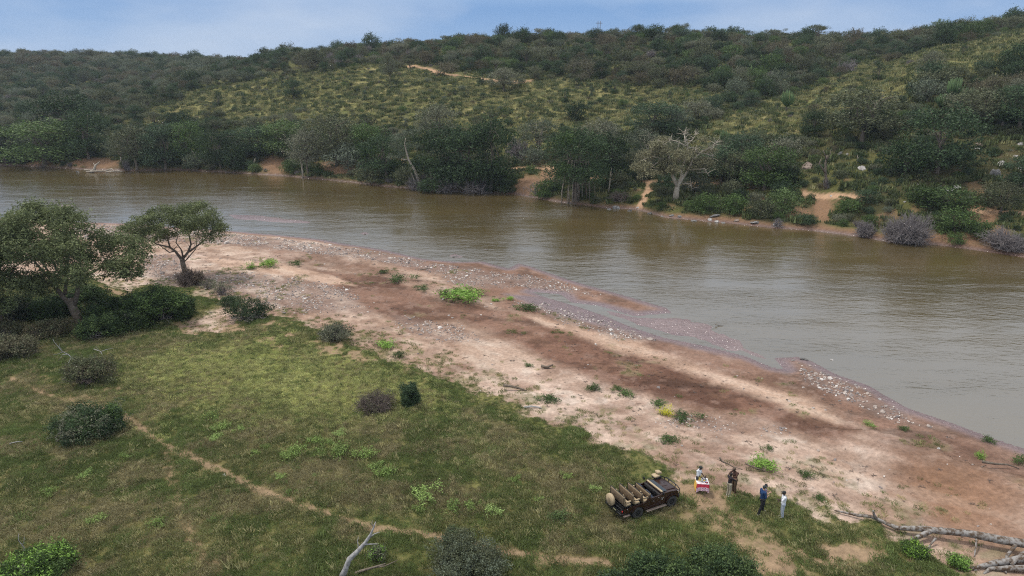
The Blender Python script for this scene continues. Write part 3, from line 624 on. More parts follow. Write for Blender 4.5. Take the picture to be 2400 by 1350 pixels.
# ------------------------------------------------------------ trees of the far bank that one can tell apart
NT = [  # kind, base x, base y, width, top row, label, category, name
 ('tall_green', 105, 388, 165, 290, 'bright green bushy tree overhanging the water at the left end of the far bank', 'tree'),
 ('tall_dark', 12, 380, 100, 300, 'dark rounded tree cut by the left edge of the frame, on the far bank', 'tree'),
 ('tall_dark', 208, 372, 95, 268, 'tall dark tree right of the bright green tree on the far bank', 'tree'),
 ('tall_dark', 165, 345, 120, 232, 'tall dark tree crown rising above the bright green tree on the far bank', 'tree'),
 ('tall_grey', 285, 384, 60, 330, 'small bare-limbed grey tree behind the white driftwood snag', 'tree'),
 ('tall_olive', 322, 398, 110, 302, 'grey-green tree just right of the driftwood snag on the far bank', 'tree'),
 ('tall_dark', 388, 396, 95, 298, 'dark tree with trailing roots beside the water, right of the grey-green one', 'tree'),
 ('tall_green', 440, 384, 80, 292, 'mid green tree behind the pale leaning dead trunk on the far bank', 'tree'),
 ('round_grey', 462, 400, 60, 362, 'grey shrub at the foot of the pale leaning dead trunk', 'shrub'),
 ('tall_dark', 518, 394, 80, 312, 'dark green waterside tree between the leaning dead trunk and the red cutting', 'tree'),
 ('round_dark', 548, 402, 60, 345, 'small dark tree overhanging the water just left of the red cutting', 'tree'),
 ('tall_dark', 600, 368, 100, 302, 'dark green tree on top of the red eroded cutting', 'tree'),
 ('tall_green', 664, 366, 105, 290, 'broad green tree behind the right side of the red cutting', 'tree'),
 ('tall_olive', 722, 414, 85, 312, 'grey-green tree standing with two pale stems at the water edge', 'tree'),
 ('tall_olive', 790, 388, 135, 280, 'big grey-olive domed tree with a shaded hollow below', 'tree'),
 ('round_grey', 818, 402, 90, 342, 'pale grey-green low tree in front of the olive dome', 'tree'),
 ('tall_green', 862, 384, 85, 296, 'mid green tree between the olive dome and the dark grove', 'tree'),
 ('tall_dark', 906, 420, 95, 322, 'dark rounded tree at the left end of the dark waterside grove', 'tree'),
 ('tall_dark', 1040, 438, 120, 306, 'dark tree behind the leaning pale trunk in the middle of the grove', 'tree'),
 ('tall_dark', 1095, 448, 115, 312, 'dark tree in the middle of the waterside grove, above hanging roots', 'tree'),
 ('tall_dark', 1150, 450, 105, 290, 'tallest dark tree, at the right end of the waterside grove', 'tree'),
 ('tall_olive', 1025, 340, 90, 255, 'grey-olive tree on the slope above the dark grove', 'tree'),
 ('tall_grey', 1262, 372, 90, 286, 'pale grey-green tree with a thin white trunk left of the big fig', 'tree'),
 ('leafless', 1215, 372, 70, 300, 'leafless grey thorn tree left of the white-trunked tree', 'tree'),
 ('tall_dark', 1432, 430, 90, 322, 'dark tree with a split pale trunk right of the big fig', 'tree'),
 ('tall_grey', 1516, 420, 105, 312, 'rounded grey-brown tree directly left of the pale giant tree', 'tree'),
 ('tall_olive', 1400, 385, 95, 290, 'grey-olive tree behind the big fig', 'tree'),
 ('tall_dark', 1690, 425, 115, 348, 'dark tree directly right of the pale giant tree', 'tree'),
 ('tall_olive', 1712, 440, 75, 362, 'round olive tree in front of the dark trees right of the pale giant', 'tree'),
 ('tall_green', 1790, 445, 125, 350, 'broad green tree left of the brown rock outcrop', 'tree'),
 ('tall_dark', 1735, 405, 90, 320, 'dark tree behind the olive tree right of the pale giant', 'tree'),
 ('tall_dark', 1535, 318, 115, 246, 'dark green tree alone in the middle of the slope above the pale giant', 'tree'),
 ('round_dark', 1350, 285, 48, 242, 'small dark green tree on the open slope above the big fig', 'tree'),
 ('tall_dark', 2195, 405, 150, 262, 'tall dense dark green tree above the rock slab on the right slope', 'tree'),
 ('round_dark', 2120, 415, 110, 335, 'dark bushy tree left of the tall dense tree on the right slope', 'tree'),
 ('tall_olive', 2020, 335, 170, 222, 'broad dark grey-olive tree above the white boulder', 'tree'),
 ('tall_olive', 2290, 300, 110, 215, 'grey-olive tree on the right slope among the candelabra succulents', 'tree'),
 ('tall_dark', 2390, 300, 120, 205, 'dark tree cut by the right edge of the frame, high on the slope', 'tree'),
 ('tall_olive', 2345, 500, 95, 432, 'dark-topped riverside tree with grey roots near the right edge', 'tree'),
 ('round_green', 2215, 495, 120, 440, 'broad fresh green bush above the leafless grey bushes', 'bush'),
 ('round_green', 2160, 480, 70, 440, 'fresh green bush left of the broad one above the leafless bushes', 'bush'),
 ('round_green', 2235, 545, 90, 490, 'dark green waterside bush right of the big leafless bush', 'bush'),
 ('tall_dark', 2400, 440, 90, 372, 'dark tree at the right frame edge beside the white boulders', 'tree'),
 ('round_olive', 2190, 215, 80, 165, 'olive tree on the grassy crest of the right spur', 'tree'),
 ('tall_olive', 2172, 190, 60, 128, 'lone grey-olive tree in the dry grass of the right spur', 'tree'),
 ('tall_olive', 915, 196, 42, 132, 'dark-stemmed tree alone below the track on the upper slope', 'tree'),
 ('tall_olive', 1180, 215, 80, 166, 'spreading grey-green thorn tree right of the end of the hill track', 'tree'),
 ('tall_olive', 1495, 178, 75, 138, 'broad olive thorn tree under the skyline, left of the middle gully', 'tree'),
 ('tall_olive', 740, 160, 60, 118, 'spreading grey-olive tree high on the left shoulder of the hill', 'tree'),
 ('tall_dark', 690, 232, 42, 190, 'grey-green tree with visible stem on the open left slope', 'tree'),
 ('round_dark', 870, 108, 40, 76, 'rounded dark skyline tree on the left shoulder of the hill', 'tree'),
 ('round_dark', 792, 120, 34, 92, 'small dark skyline tree left of the rounded one', 'tree'),
 ('round_dark', 1180, 84, 34, 54, 'dark skyline tree left of the power pylon', 'tree'),
 ('tall_dark', 1494, 84, 34, 54, 'slender forked skyline tree right of the power pylon', 'tree'),
 ('round_dark', 1536, 92, 56, 54, 'largest rounded skyline tree, right of the slender forked one', 'tree'),
 ('round_dark', 1583, 88, 26, 54, 'small round skyline tree right of the large rounded one', 'tree'),
 ('round_dark', 1892, 92, 46, 58, 'open-topped skyline tree where the middle ridge meets the right spur', 'tree'),
 ('round_dark', 2368, 58, 46, 24, 'highest skyline tree near the right edge', 'tree'),
 ('round_dark', 2240, 98, 90, 48, 'broad dark-brown tree on the skyline of the right spur', 'tree'),
 ('round_olive', 2160, 92, 60, 68, 'olive skyline bush left of the broad dark-brown tree', 'tree'),
 ('round_green', 1650, 495, 60, 455, 'green riverside bush right of the pale giant tree roots', 'bush'),
 ('round_green', 1720, 500, 70, 458, 'green riverside bush above the pale waterside stones', 'bush'),
 ('round_olive', 1785, 512, 60, 468, 'grey-green riverside bush above the flat waterside rock', 'bush'),
 ('round_green', 1835, 500, 80, 445, 'leafy green bush left of the sandy landing', 'bush'),
 ('round_dark', 1500, 425, 44, 398, 'dark low bush on the edge of the track left of the pale giant', 'bush'),
 ('round_dark', 1890, 524, 46, 502, 'dark green bush below the sandy landing', 'bush'),
 ('round_green', 1985, 500, 60, 470, 'dark green bush just right of the sandy landing', 'bush'),
 ('round_dark', 2030, 478, 50, 445, 'dark green bush behind the sandy landing, beside the track end', 'bush'),
 ('round_green', 2240, 585-14, 40, 545, 'small green bush touching the right side of the big leafless bush', 'bush'),
 ('round_green', 2300, 558, 60, 520, 'green bush mixed with dry branches near the right end of the beach', 'bush'),
 ('round_dark', 1170, 452, 60, 405, 'dark bush with roots at the water, right end of the grove', 'bush'),
 ('round_olive', 960, 432, 70, 392, 'olive bush at the waterline left of the leaning pale trunk', 'bush'),
 ('round_olive', 870, 428, 70, 392, 'olive bush over the waterline at the left end of the grove', 'bush'),
 ('round_green', 1275, 462, 50, 425, 'green bush on the eroded bank left of the big fig', 'bush'),
 ('round_green', 685, 402, 50, 375, 'small green bush right of the red cutting at the waterline', 'bush'),
 ('round_dark', 1010, 452, 60, 420, 'dark tangled bush beside the leaning pale trunk', 'bush'),
]
for kd, bx, by, w_, tp, lb, ct in NT:
    if 'skyline' in lb: tp = tp+.22*(by-tp)
    plant_px(kd, bx, by, w_*1.12, tp, lb, ct, None, 'riverside_bush' if ct == 'bush' else ct if ct == 'shrub' else 'tree')
# big fig with a curtain of hanging stems
rng = np.random.default_rng(21)
b0 = P(1350, 474); q = ppm(b0); h = (474-304)/q/cP
t = thing('fig_tree', b0, 'biggest dark green fig on the far bank, straight stems dropping to the water', 'tree')
lb = dome_lobes(rng, 170/q, h, h*.30, 15, .75); link('crown', crown_mesh('fig_crown', rng, lb, 16000, .42, LF['dark']), t)
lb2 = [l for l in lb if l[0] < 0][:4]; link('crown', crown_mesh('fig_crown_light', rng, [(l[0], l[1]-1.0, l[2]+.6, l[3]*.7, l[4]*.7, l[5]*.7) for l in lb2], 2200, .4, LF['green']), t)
mb = MB(); wood(mb, rng, (0, .8, 0), [(l[0]*.8, l[1]*.8, l[2]) for l in lb[:9]], .55, 0, .4, .06, 8, 2); mb.obj('trunk', M['bark'], t)
for i in range(22):
    x0 = rng.uniform(-3.4, 4.2); y0 = rng.uniform(-1.6, 1.2); mb = MB(); mb.tube([(x0, y0, -1.2), (x0+rng.normal()*.2, y0, h*.14), (x0*.8, y0*.7, h*.38), (x0*.55, y0*.5, h*.55)], [.12, .09, .10, .14], 0, 5); mb.obj('hanging_stem', M['bark' if i % 3 else 'pale_bark'], t)
# pale giant
b0 = P(1583, 470); q = ppm(b0); u = lambda a, b, y=0: ((a-1583)/q, y, (470-b)/q/cP)
t = thing('giant_tree', b0, 'pale giant tree with thick white forked trunk, thin grey-green crown and bare white limbs', 'tree')
mb = MB(); mb.tube([u(1583,478), u(1584,455), u(1586,435,.1), u(1596,418,.2), u(1590,400,.2)], [.85,.6,.5,.42,.3], 0, 9)
mb.tube([u(1586,440), u(1572,415,-.2), u(1570,395,-.3), u(1560,372,-.4)], [.42,.36,.3,.2], 0, 8); mb.tube([u(1590,428), u(1608,405,.3), u(1618,380,.5), u(1640,360,.6)], [.3,.24,.18,.1], 0, 7); mb.obj('trunk', M['pale_bark'], t)
LIMB = [[(1572,398),(1545,378),(1520,372),(1495,385)], [(1562,375),(1548,350),(1535,335)], [(1592,400),(1598,375),(1600,345),(1588,318)], [(1600,350),(1612,335),(1622,322)], [(1600,350),(1580,340),(1555,338)], [(1596,372),(1622,362),(1650,368),(1668,352)], [(1640,362),(1655,350),(1660,340)],
        [(1598,345),(1596,328),(1600,318)], [(1590,398),(1580,380),(1575,362)], [(1610,402),(1640,398),(1650,412)], [(1600,355),(1615,352),(1625,362)], [(1650,368),(1665,372),(1672,382)], [(1545,378),(1530,392),(1520,405)], [(1598,432),(1612,430),(1618,445)]]
for L_ in LIMB:
    mb = MB(); yy = rng.uniform(-2.5, 2.5); pts = [u(a+rng.normal()*1.5, b, yy*i/(len(L_)-1)) for i, (a, b) in enumerate(L_)]
    mb.tube(pts, list(np.linspace(.15, .04, len(pts))), 0, 6); e_ = Vector(pts[-1]); m_ = Vector(pts[-2])
    for k in range(9): p = m_.lerp(e_, rng.uniform(0, 1)); d = Vector((rng.normal(), rng.normal(), rng.normal()*.7+.35))*.95; mb.tube([p, p+d*.5+Vector((0, 0, .12)), p+d], [.06, .04, .015], 0, 4, False)
    mb.obj('limb', M['pale_bark'], t)
lb = [u(a, b, rng.uniform(-2.5, 2.5))+(r, r*1.1, r*.42) for a, b, r in [(1500,392,2.2),(1520,372,2.4),(1545,360,2.4),(1560,385,2.2),(1585,365,2.3),(1605,385,2.4),(1625,398,2.2),(1640,385,2.0),(1510,408,1.8),(1570,400,2.2),(1550,340,1.6),(1655,392,1.8),(1660,362,1.4),(1545,405,1.8),(1620,362,1.6),(1635,335,1.1),(1530,345,1.5)]]
link('crown', crown_mesh('giant_crown', rng, lb, 20000, .34, LF['pale'], inner=.15, cl=.36), t)
# leaning pale trunk tree
b0 = P(985, 440); q = ppm(b0); u = lambda a, b, y=0: ((a-985)/q, y, (440-b)/q/cP)
t = thing('leaning_tree', b0, 'grey-green tree with a bent pale trunk leaning left out of the waterside grove', 'tree')
mb = MB(); mb.tube([u(986,446,-.8), u(982,420,-.9), u(974,398,-1), u(962,376,-1.3), u(958,358,-1.4), u(955,342,-1.5), u(958,330,-1.5)], [.5,.34,.28,.26,.22,.16,.1], 0, 8)
mb.tube([u(962,376,-1.3), u(952,376,-1.6), u(946,374,-1.8)], [.16,.13,.08], 0, 6); mb.tube([u(978,445,-.8), u(974,425,-.9), u(966,405,-1)], [.3,.16,.05], 0, 6); mb.obj('trunk', M['pale_bark'], t)
lb = [u(a, b, rng.uniform(-2, .5))+(r, r, r*.6) for a, b, r in [(945,335,2.2),(965,322,2.0),(985,315,1.8),(935,352,2.0),(948,368,2.0),(968,345,1.5),(925,372,1.4)]]
link('crown', crown_mesh('leaning_crown', rng, lb, 4200, .30, LF['grey'], inner=.2), t)
for (a0, b0_, a1, b1, r, lbl) in [(451,350,470,386,.12,'straight pale dead trunk leaning left out of the far bank scrub'), (600,372,594,388,.22,'short forked white stump beside the red cutting'), (709,375,710,416,.22,'single pale upright stem standing in the water edge'),
                                  (1431,398,1426,452,.16,'pair of thin dark stems on the bank right of the big fig'), (1010,380,1012,440,.14,'slim pale stem inside the waterside grove'), (2008,365,2010,380,.1,'grey stump standing above the white boulder')]:
    bb = P(a1, b1); q = ppm(bb); mb = MB(); hh = (b1-b0_)/q/cP; dx = (a0-a1)/q
    mb.tube([(0, 0, -.4), (dx*.3+.05, 0, hh*.4), (dx*.7-.05, 0, hh*.75), (dx, 0, hh)], [r*1.3, r, r*.8, r*.35], 0, 7); mb.tube([(dx*.5, 0, hh*.5), (dx*.6+.4, .1, hh*.8)], [r*.5, r*.15], 0, 5)
    o = mb.obj('bare_dead_tree', M['pale_bark']); o.location = bb; tag(o, lbl, 'dead tree')
# leafless trees and bushes
def bare_bush(bx, by, w_, tp, lbl, tw='twig', n=2600, th=.03, nm='leafless_bush', cat='bush', sink=.1):
    v = P(bx, by); q = ppm(v); Wd = w_/q; H = (by-tp)/q/cP; v.z -= sink
    t = thing(nm, v, lbl, cat, None, 0); link('twigs', twiggy(rng, Wd*1.4, H*1.3, int(n*1.5), th, Wd*.11, M[tw]), t)
    mb = MB(); wood(mb, rng, (0, 0, 0), [(Wd*.2*math.cos(a), Wd*.2*math.sin(a), H*.55) for a in (0, 1.3, 2.6, 3.9, 5.2)], th*3, 0, .15, .1, 5); mb.obj('branches', M[tw], t); return t
bare_bush(2128, 566, 118, 476, 'large dome of tangled leafless grey twigs hanging over the far waterline', n=5200, th=.032)
bare_bush(2098, 560, 80, 490, 'tall leafless grey bush forming the left half of the waterside dome', n=3000, th=.03)
bare_bush(2025, 553, 62, 500, 'smaller leafless grey bush left of the large dome, at the water', n=2200)
bare_bush(2345, 580, 90, 530, 'low grey tangle of dead branches on the beach near the right edge', n=2400)
bare_bush(2385, 588, 60, 545, 'low grey-mauve leafless bush cut by the right edge of the frame', n=1400)
bare_bush(1820, 532, 40, 505, 'small leafless grey shrub among the waterside rocks', n=500)
bare_bush(865+180, 452, 60, 418, 'pile of pale dead roots at the foot of the grove', 'twig', 700, .035)
bare_bush(1262, 455, 60, 418, 'dead branches spilling down the eroded bank left of the big fig', 'twig', 500, .04)
bare_bush(1450, 470, 60, 445, 'heap of dead brushwood between the big fig and the pale giant', 'brown_twig', 800, .03)
bare_bush(300, 398, 40, 340, 'grey leafless tangle hanging behind the driftwood snag', 'twig', 900, .035)
bare_bush(1130, 452, 90, 410, 'curtain of pale bare roots under the right end of the grove', 'twig', 1000, .04)
bare_bush(985, 470-25, 70, 408, 'fan of bare grey branches at the base of the leaning pale trunk', 'twig', 800, .035)
bb = P(1935, 442); q = ppm(bb); t = thing('dead_tree', bb, 'gnarled leafless tree standing alone above the sandy landing', 'dead tree')
mb = MB(); uu = lambda a, b, y=0: ((a-1935)/q, y, (442-b)/q/cP)
mb.tube([uu(1936,447), uu(1934,425), uu(1930,405,.1), uu(1928,385,.2), uu(1930,368,.2)], [.42,.28,.24,.2,.12], 0, 7); mb.tube([uu(1932,410), uu(1920,395), uu(1912,386), uu(1916,376)], [.2,.15,.12,.06], 0, 6); mb.tube([uu(1929,380), uu(1922,365), uu(1918,357)], [.14,.1,.05], 0, 6); mb.tube([uu(1929,378), uu(1936,365), uu(1934,357)], [.12,.09,.04], 0, 6)
mb.obj('trunk', M['bark'], t); link('twigs', twiggy(rng, 4.2, 6.2, 420, .025, .5, M['twig']), t)
# candelabra succulents on the right slope
for i, (bx, by, w_, tp, lbl) in enumerate([(2232,245,46,190,'topmost of the candelabra succulents on the right slope'), (2262,262,44,212,'candelabra succulent just below the topmost one'), (2348,300,62,244,'largest candelabra succulent, near the right edge of the slope'), (2205,262,36,225,'small candelabra succulent left of the others on the right slope'),
     (2395,268,50,215,'candelabra succulent cut by the right edge of the frame'), (1842,262,34,218,'candelabra succulent with the grassy spur behind it, left of the others'), (1695,345,30,310,'spiky candelabra succulent with a dead branch above the dark grove'), (1780,352,36,312,'candelabra succulent above the green tree left of the rocks'), (2320,262,40,226,'candelabra succulent left of the largest one')]):
    plant_px('candelabra', bx, by, w_, tp, lbl, 'succulent', None, 'candelabra_succulent')
# ------------------------------------------------------------ rocks
def rock_mesh(rng, m, n=2, flat=.6, jag=.28):
    bm = bmesh.new(); bmesh.ops.create_icosphere(bm, subdivisions=n, radius=1)
    ds_ = [(Vector(rng.normal(size=3)).normalized(), rng.uniform(.40, .85)) for _ in range(11)]
    for v in bm.verts:
        p = v.co.copy()
        for d, k in ds_:
            w = p.dot(d)
            if w > k: p -= d*(w-k)*.9
        p += Vector(rng.normal(size=3))*jag*.2; v.co = Vector((p.x, p.y, p.z*flat))
    me = bpy.data.meshes.new('rock'); bm.to_mesh(me); bm.free(); me.materials.append(m); return me
ROCK = {k: [rock_mesh(rng, M[k], 3, f) for f in (.55, .75)] for k in ('rock', 'pale_rock', 'brown_rock', 'dark_rock')}
def rock(px, py, w_, h_, m, lbl, group=None, nm='boulder', rz=None):
    v = P(px, py+h_*.3); q = ppm(v); o = link(nm, ROCK[m][ri.randrange(2)]); o.location = v; w = w_/q/2*(.9 if v.y > 90 else 1); o.scale = (w, w*ri.uniform(.6, .9), h_/q*.7); o.rotation_euler = (ri.uniform(-.2, .2), ri.uniform(-.3, .3), ri.uniform(-.5, .5) if rz is None else rz)
    return tag(o, lbl, 'rock', group)
for a in [(2020,390,26,22,'pale_rock','bright white boulder on the slope right of the gnarled leafless tree'), (1968,355,18,22,'rock','small grey boulder above the gnarled leafless tree'), (1888,382,42,40,'brown_rock','large brown outcrop left of the gnarled leafless tree'),
          (1985,360,10,10,'pale_rock','small pale stone beside the grey boulder above the leafless tree'), (2335,398,36,44,'rock','tall dark grey boulder with a pale top on the right slope'), (2345,378,22,30,'pale_rock','pale slab leaning on the tall grey boulder'),
          (2393,392,26,34,'pale_rock','pale boulder at the right edge, right of the tall grey boulder'), (2392,335,20,14,'pale_rock','white boulder high at the right edge of the slope'), (2378,365,20,10,'pale_rock','flat pale rock below the high white boulder'),
          (2300,335,50,22,'brown_rock','long pinkish rock ledge on the right slope'), (2290,345,26,10,'pale_rock','thin pale ledge under the pinkish rock'), (2225,440,60,16,'rock','wide layered grey slab above the fresh green bushes'), (2240,436,30,10,'pale_rock','pale top slab of the layered rock'),
          (2195,436,30,14,'dark_rock','dark rock at the left end of the layered slab'), (2120,318,34,8,'pale_rock','thin pale ledge among the bushes on the right slope'), (2150,432,12,10,'pale_rock','small pale rock left of the layered slab'), (2310,444,8,6,'pale_rock','little pale stone right of the layered slab'),
          (1428,488,20,9,'rock','smooth grey rock at the waterline right of the big fig'), (1447,483,28,16,'rock','larger grey rock leaning beside the smooth one'), (1476,492,16,9,'dark_rock','dark jagged rock left of the small footpath landing'), (1522,499,18,8,'dark_rock','flat dark rock at the water below the small footpath'),
          (1552,505,12,6,'rock','small flat grey rock under the pale giant tree'), (1574,502,20,11,'rock','blocky grey rock under the pale giant tree'), (1594,505,14,8,'rock','grey rock right of the blocky one under the pale giant'), (1626,515,24,10,'rock','isolated pale grey rock in the water right of the pale giant'),
          (1664,512,14,12,'pale_rock','white-topped stone left in the cluster of pale waterside stones'), (1680,517,14,10,'pale_rock','middle stone of the cluster of pale waterside stones'), (1696,520,18,8,'rock','flat grey stone right in the cluster of pale waterside stones'), (1672,503,36,10,'rock','grey ledge behind the cluster of pale waterside stones'),
          (1725,514,22,10,'brown_rock','brownish rock at the waterline between the two rock groups'), (1768,518,34,12,'rock','broad flat grey rock by the leafless shrub'), (1816,523,12,14,'pale_rock','yellowish upright stone at the waterline'), (1870,477,10,7,'pale_rock','pale stone left of the sandy landing'),
          (1948,458,8,5,'pale_rock','small pale stone beside the track above the landing'), (2120,472,10,5,'pale_rock','small pale stone above the large leafless dome'), (2370,350,10,8,'rock','small grey stone between the white boulders'), (1495,485,10,6,'pale_rock','light flat stone on the small footpath landing')]:
    rock(*a)
# driftwood snag in the river
bb = P(228, 404); q = ppm(bb); uu = lambda a, b, y=0: ((a-228)/q, y, (404-b)/q/cP)
t = thing('driftwood_snag', bb, 'bleached forked driftwood snag stranded in the river near the far bank', 'driftwood')
mb = MB(); mb.tube([uu(212,404), uu(222,398), uu(227,388), uu(238,380)], [.5,.45,.3,.1], 0, 7); mb.tube([uu(226,390), uu(222,383)], [.2,.06], 0, 5); mb.obj('trunk', M['pale_bark'], t)
for pts in ([(205,402),(235,400),(262,401)], [(240,402),(262,396),(272,402)], [(200,398),(222,400),(240,403)], [(250,403),(280,400),(290,402)]):
    mb = MB(); mb.tube([uu(a, b, rng.uniform(-1, 1)) for a, b in pts], [.18,.2,.08], 0, 6); mb.obj('branch', M['pale_bark'], t)
for a in [(183,401,14,10,'dark_rock','round brown root clod left of the driftwood snag'), (153,482,22,5,'brown_rock','low brown rock islet left in the shallow river'), (177,483,6,3,'dark_rock','tiny dark rock right of the brown islet in the river'), (154,472,4,3,'dark_rock','tiny dark rock above the brown islet in the river'), (855,548,8,4,'dark_rock','dark log-like rock alone in the shallows'), (1068,601,24,5,'dark_rock','flat dark rock patch in the shallows off the gravel'), (1140,585,10,3,'dark_rock','thin dark rock breaking the surface right of the flat patch')]:
    rock(*a, nm='river_rock')
# power line poles on the skyline
bb = P(1403, 92); q = ppm(bb); H = 42/q; mb = MB(); t = thing('power_pylon', bb, 'twin-pole power pylon with a crossbar on the skyline', 'pylon')
for s in (-1, 1): m2 = MB(); m2.tube([(s*.55, 0, -1), (s*.55, 0, H)], [.16, .12], 0, 6); m2.obj('pole', M['bark'], t)
m2 = MB(); m2.box((0, 0, H*.90), (3.2, .16, .22)); m2.obj('crossbar', M['bark'], t)
hm = mat('white_plaster', (.7,.66,.62,1)); bb = P(1950, 92)+Vector((0, 6, -2.2)); mb = MB(); mb.box((0, 0, 1.5), (4.5, 4, 3)); mb.add([(-2.5,-2.2,3),(2.5,-2.2,3),(2.5,2.2,3),(-2.5,2.2,3),(-2.5,0,4.1),(2.5,0,4.1)], [(0,1,5,4),(2,3,4,5),(0,4,3),(1,2,5)])
t = thing('hut', bb, 'small whitish hut glimpsed among the skyline bushes', 'hut'); m2 = MB(); m2.box((0, 0, 1.5), (4.5, 4, 3.0)); m2.obj('wall', hm, t); m2 = MB(); m2.add([(-2.5,-2.2,3.01),(2.5,-2.2,3.01),(2.5,2.2,3.01),(-2.5,2.2,3.01),(-2.5,0,4.1),(2.5,0,4.1)], [(0,1,5,4),(2,3,4,5),(0,4,3),(1,2,5),(3,2,1,0)]); m2.obj('roof', hm, t)
# ------------------------------------------------------------ hillside bush: the largest as things, the rest as one mass
rng = np.random.default_rng(99)
occ = {}
def free(x, y, r):
    i, j = int(x//8), int(y//8)
    for a in (-1, 0, 1):
        for b in (-1, 0, 1):
            for (X0, Y0, R0) in occ.get((i+a, j+b), ()):
                if (X0-x)**2+(Y0-y)**2 < (.68*(R0+r))**2: return False
    return True
for o in list(COL.objects):
    if o.parent is None and 'category' in o and o['category'] in ('tree', 'bush', 'shrub') and o.location.y > 90:
        x, y = o.location.x, o.location.y; occ.setdefault((int(x//8), int(y//8)), []).append((x, y, 1.6))
for o in list(COL.objects):
    if o.parent is None and o.get('category') == 'rock' and o.location.y > 90:
        for k_ in (0, 2.2, 4.4, 7): x, y = o.location.x, o.location.y-k_; x *= y/(y+k_); occ.setdefault((int(x//8), int(y//8)), []).append((x, y, 2.0))
def gridval(G, x, y):
    s = x/y; fi = np.clip(np.interp(s, sgrid, np.arange(NS)), 0, NS-1).astype(int); fj = np.clip(np.log(y/14)/math.log(1000/14)*(NY-1), 0, NY-1).astype(int); return G[fj, fi]
ND = 64000
yy = np.sqrt(rng.uniform(95**2, 640**2, ND)); s_ = rng.uniform(-.92, .92, ND); xx = s_*yy
tt = gridval(T_, xx, yy); op = gridval(opn, xx, yy); so = gridval(soil, xx, yy); tr_ = gridval(track, xx, yy); zz = hz(xx, yy); pxx, pyy = pix(xx, yy, zz); cl_ = fbm(xx, yy, 18, 3, 500)
items = []
for i in range(ND):
    x, y, t_ = xx[i], yy[i], tt[i]
    if t_ < (.2 if pxx[i] < 1400 else 1.6) or tr_[i] > .3 or so[i] > .55: continue
    if t_ > 460: continue
    p_ = pxx[i]; nearb = t_ < 9
    if op[i] > .4:
        if rng.random() > (.30 if cl_[i] > .52 else .10)*(.7 if p_ > 1640 else 1): continue
        r = rng.uniform(.45, 1.2)*(1.7 if rng.random() < .15 else 1)
    elif nearb:
        if rng.random() > .75: continue
        r = rng.uniform(.7, 1.6)*(1.35 if p_ < 1400 else 1)
    else:
        if rng.random() > .80+.2*cl_[i]: continue
        r = rng.uniform(1.4, 4.9); r = r if rng.random() < .8 else 1.2; r = r*1.35 if (y > 430 and rng.random() < .3) else r
        if p_ > 1850 and t_ < 45: r = rng.uniform(.6, 1.9)
        if t_ < 20: r *= .62
        if 22 < t_ < 62 and p_ < 1650:
            if rng.random() > .55: continue
            r *= .85
    if not free(x, y, r): continue
    occ.setdefault((int(x//8), int(y//8)), []).append((x, y, r))
    u_ = rng.random()
    if p_ < 620 and y > 300: kd = 'round_grey' if u_ < .34 else 'round_brown' if u_ < .50 else 'round_dark' if u_ < .75 else 'round_olive'
    elif op[i] > .5: kd = 'round_olive' if u_ < .30 else 'round_green' if u_ < .40 else 'round_dark' if u_ < .66 else 'leafless' if u_ < .72 else 'round_brown' if u_ < .82 else 'upright_dark' if u_ < .92 else 'round_grey'
    elif nearb: kd = 'round_olive' if u_ < .4 else 'round_green' if u_ < .75 else 'round_dark' if u_ < .9 else 'leafless'
    elif p_ > 1650 and t_ < 110: kd = 'round_dark' if u_ < .42 else 'round_olive' if u_ < .74 else 'round_green' if u_ < .82 else 'round_grey' if u_ < .9 else 'round_brown'
    elif t_ > 95: kd = 'round_brown' if u_ < .22 else 'round_olive' if u_ < .46 else 'round_dark' if u_ < .74 else 'round_green' if u_ < .84 else 'round_grey' if u_ < .92 else 'flat_thorn'
    else: kd = 'round_dark' if u_ < .35 else 'round_olive' if u_ < .62 else 'round_green' if u_ < .76 else 'round_grey' if u_ < .88 else 'flat_thorn'
    if t_ > 40 and op[i] < .5 and pyy[i] > 125 and (p_ > 620 or y < 420) and rng.random() < .14: kd = 'tall_dark' if rng.random() < .5 else 'tall_olive'; r = min(r*1.1, 3)
    if t_ > 130 and pyy[i] > 125 and y < 450 and rng.random() < .08: kd = 'upright_dark' if rng.random() < .3 else 'leafless'
    items.append((r/depth(y, zz[i]), x, y, zz[i], r, kd, op[i] > .5, p_, t_, pyy[i]))
KN = {'round_dark': 'dark evergreen', 'round_olive': 'olive-green', 'round_grey': 'grey-green', 'round_brown': 'brownish thin-leaved', 'round_green': 'fresh green', 'upright_dark': 'narrow upright dark', 'flat_thorn': 'flat-topped thorn', 'leafless': 'leafless grey', 'tall_dark': 'tree-sized dark', 'tall_olive': 'tree-sized olive'}
LBL = {}
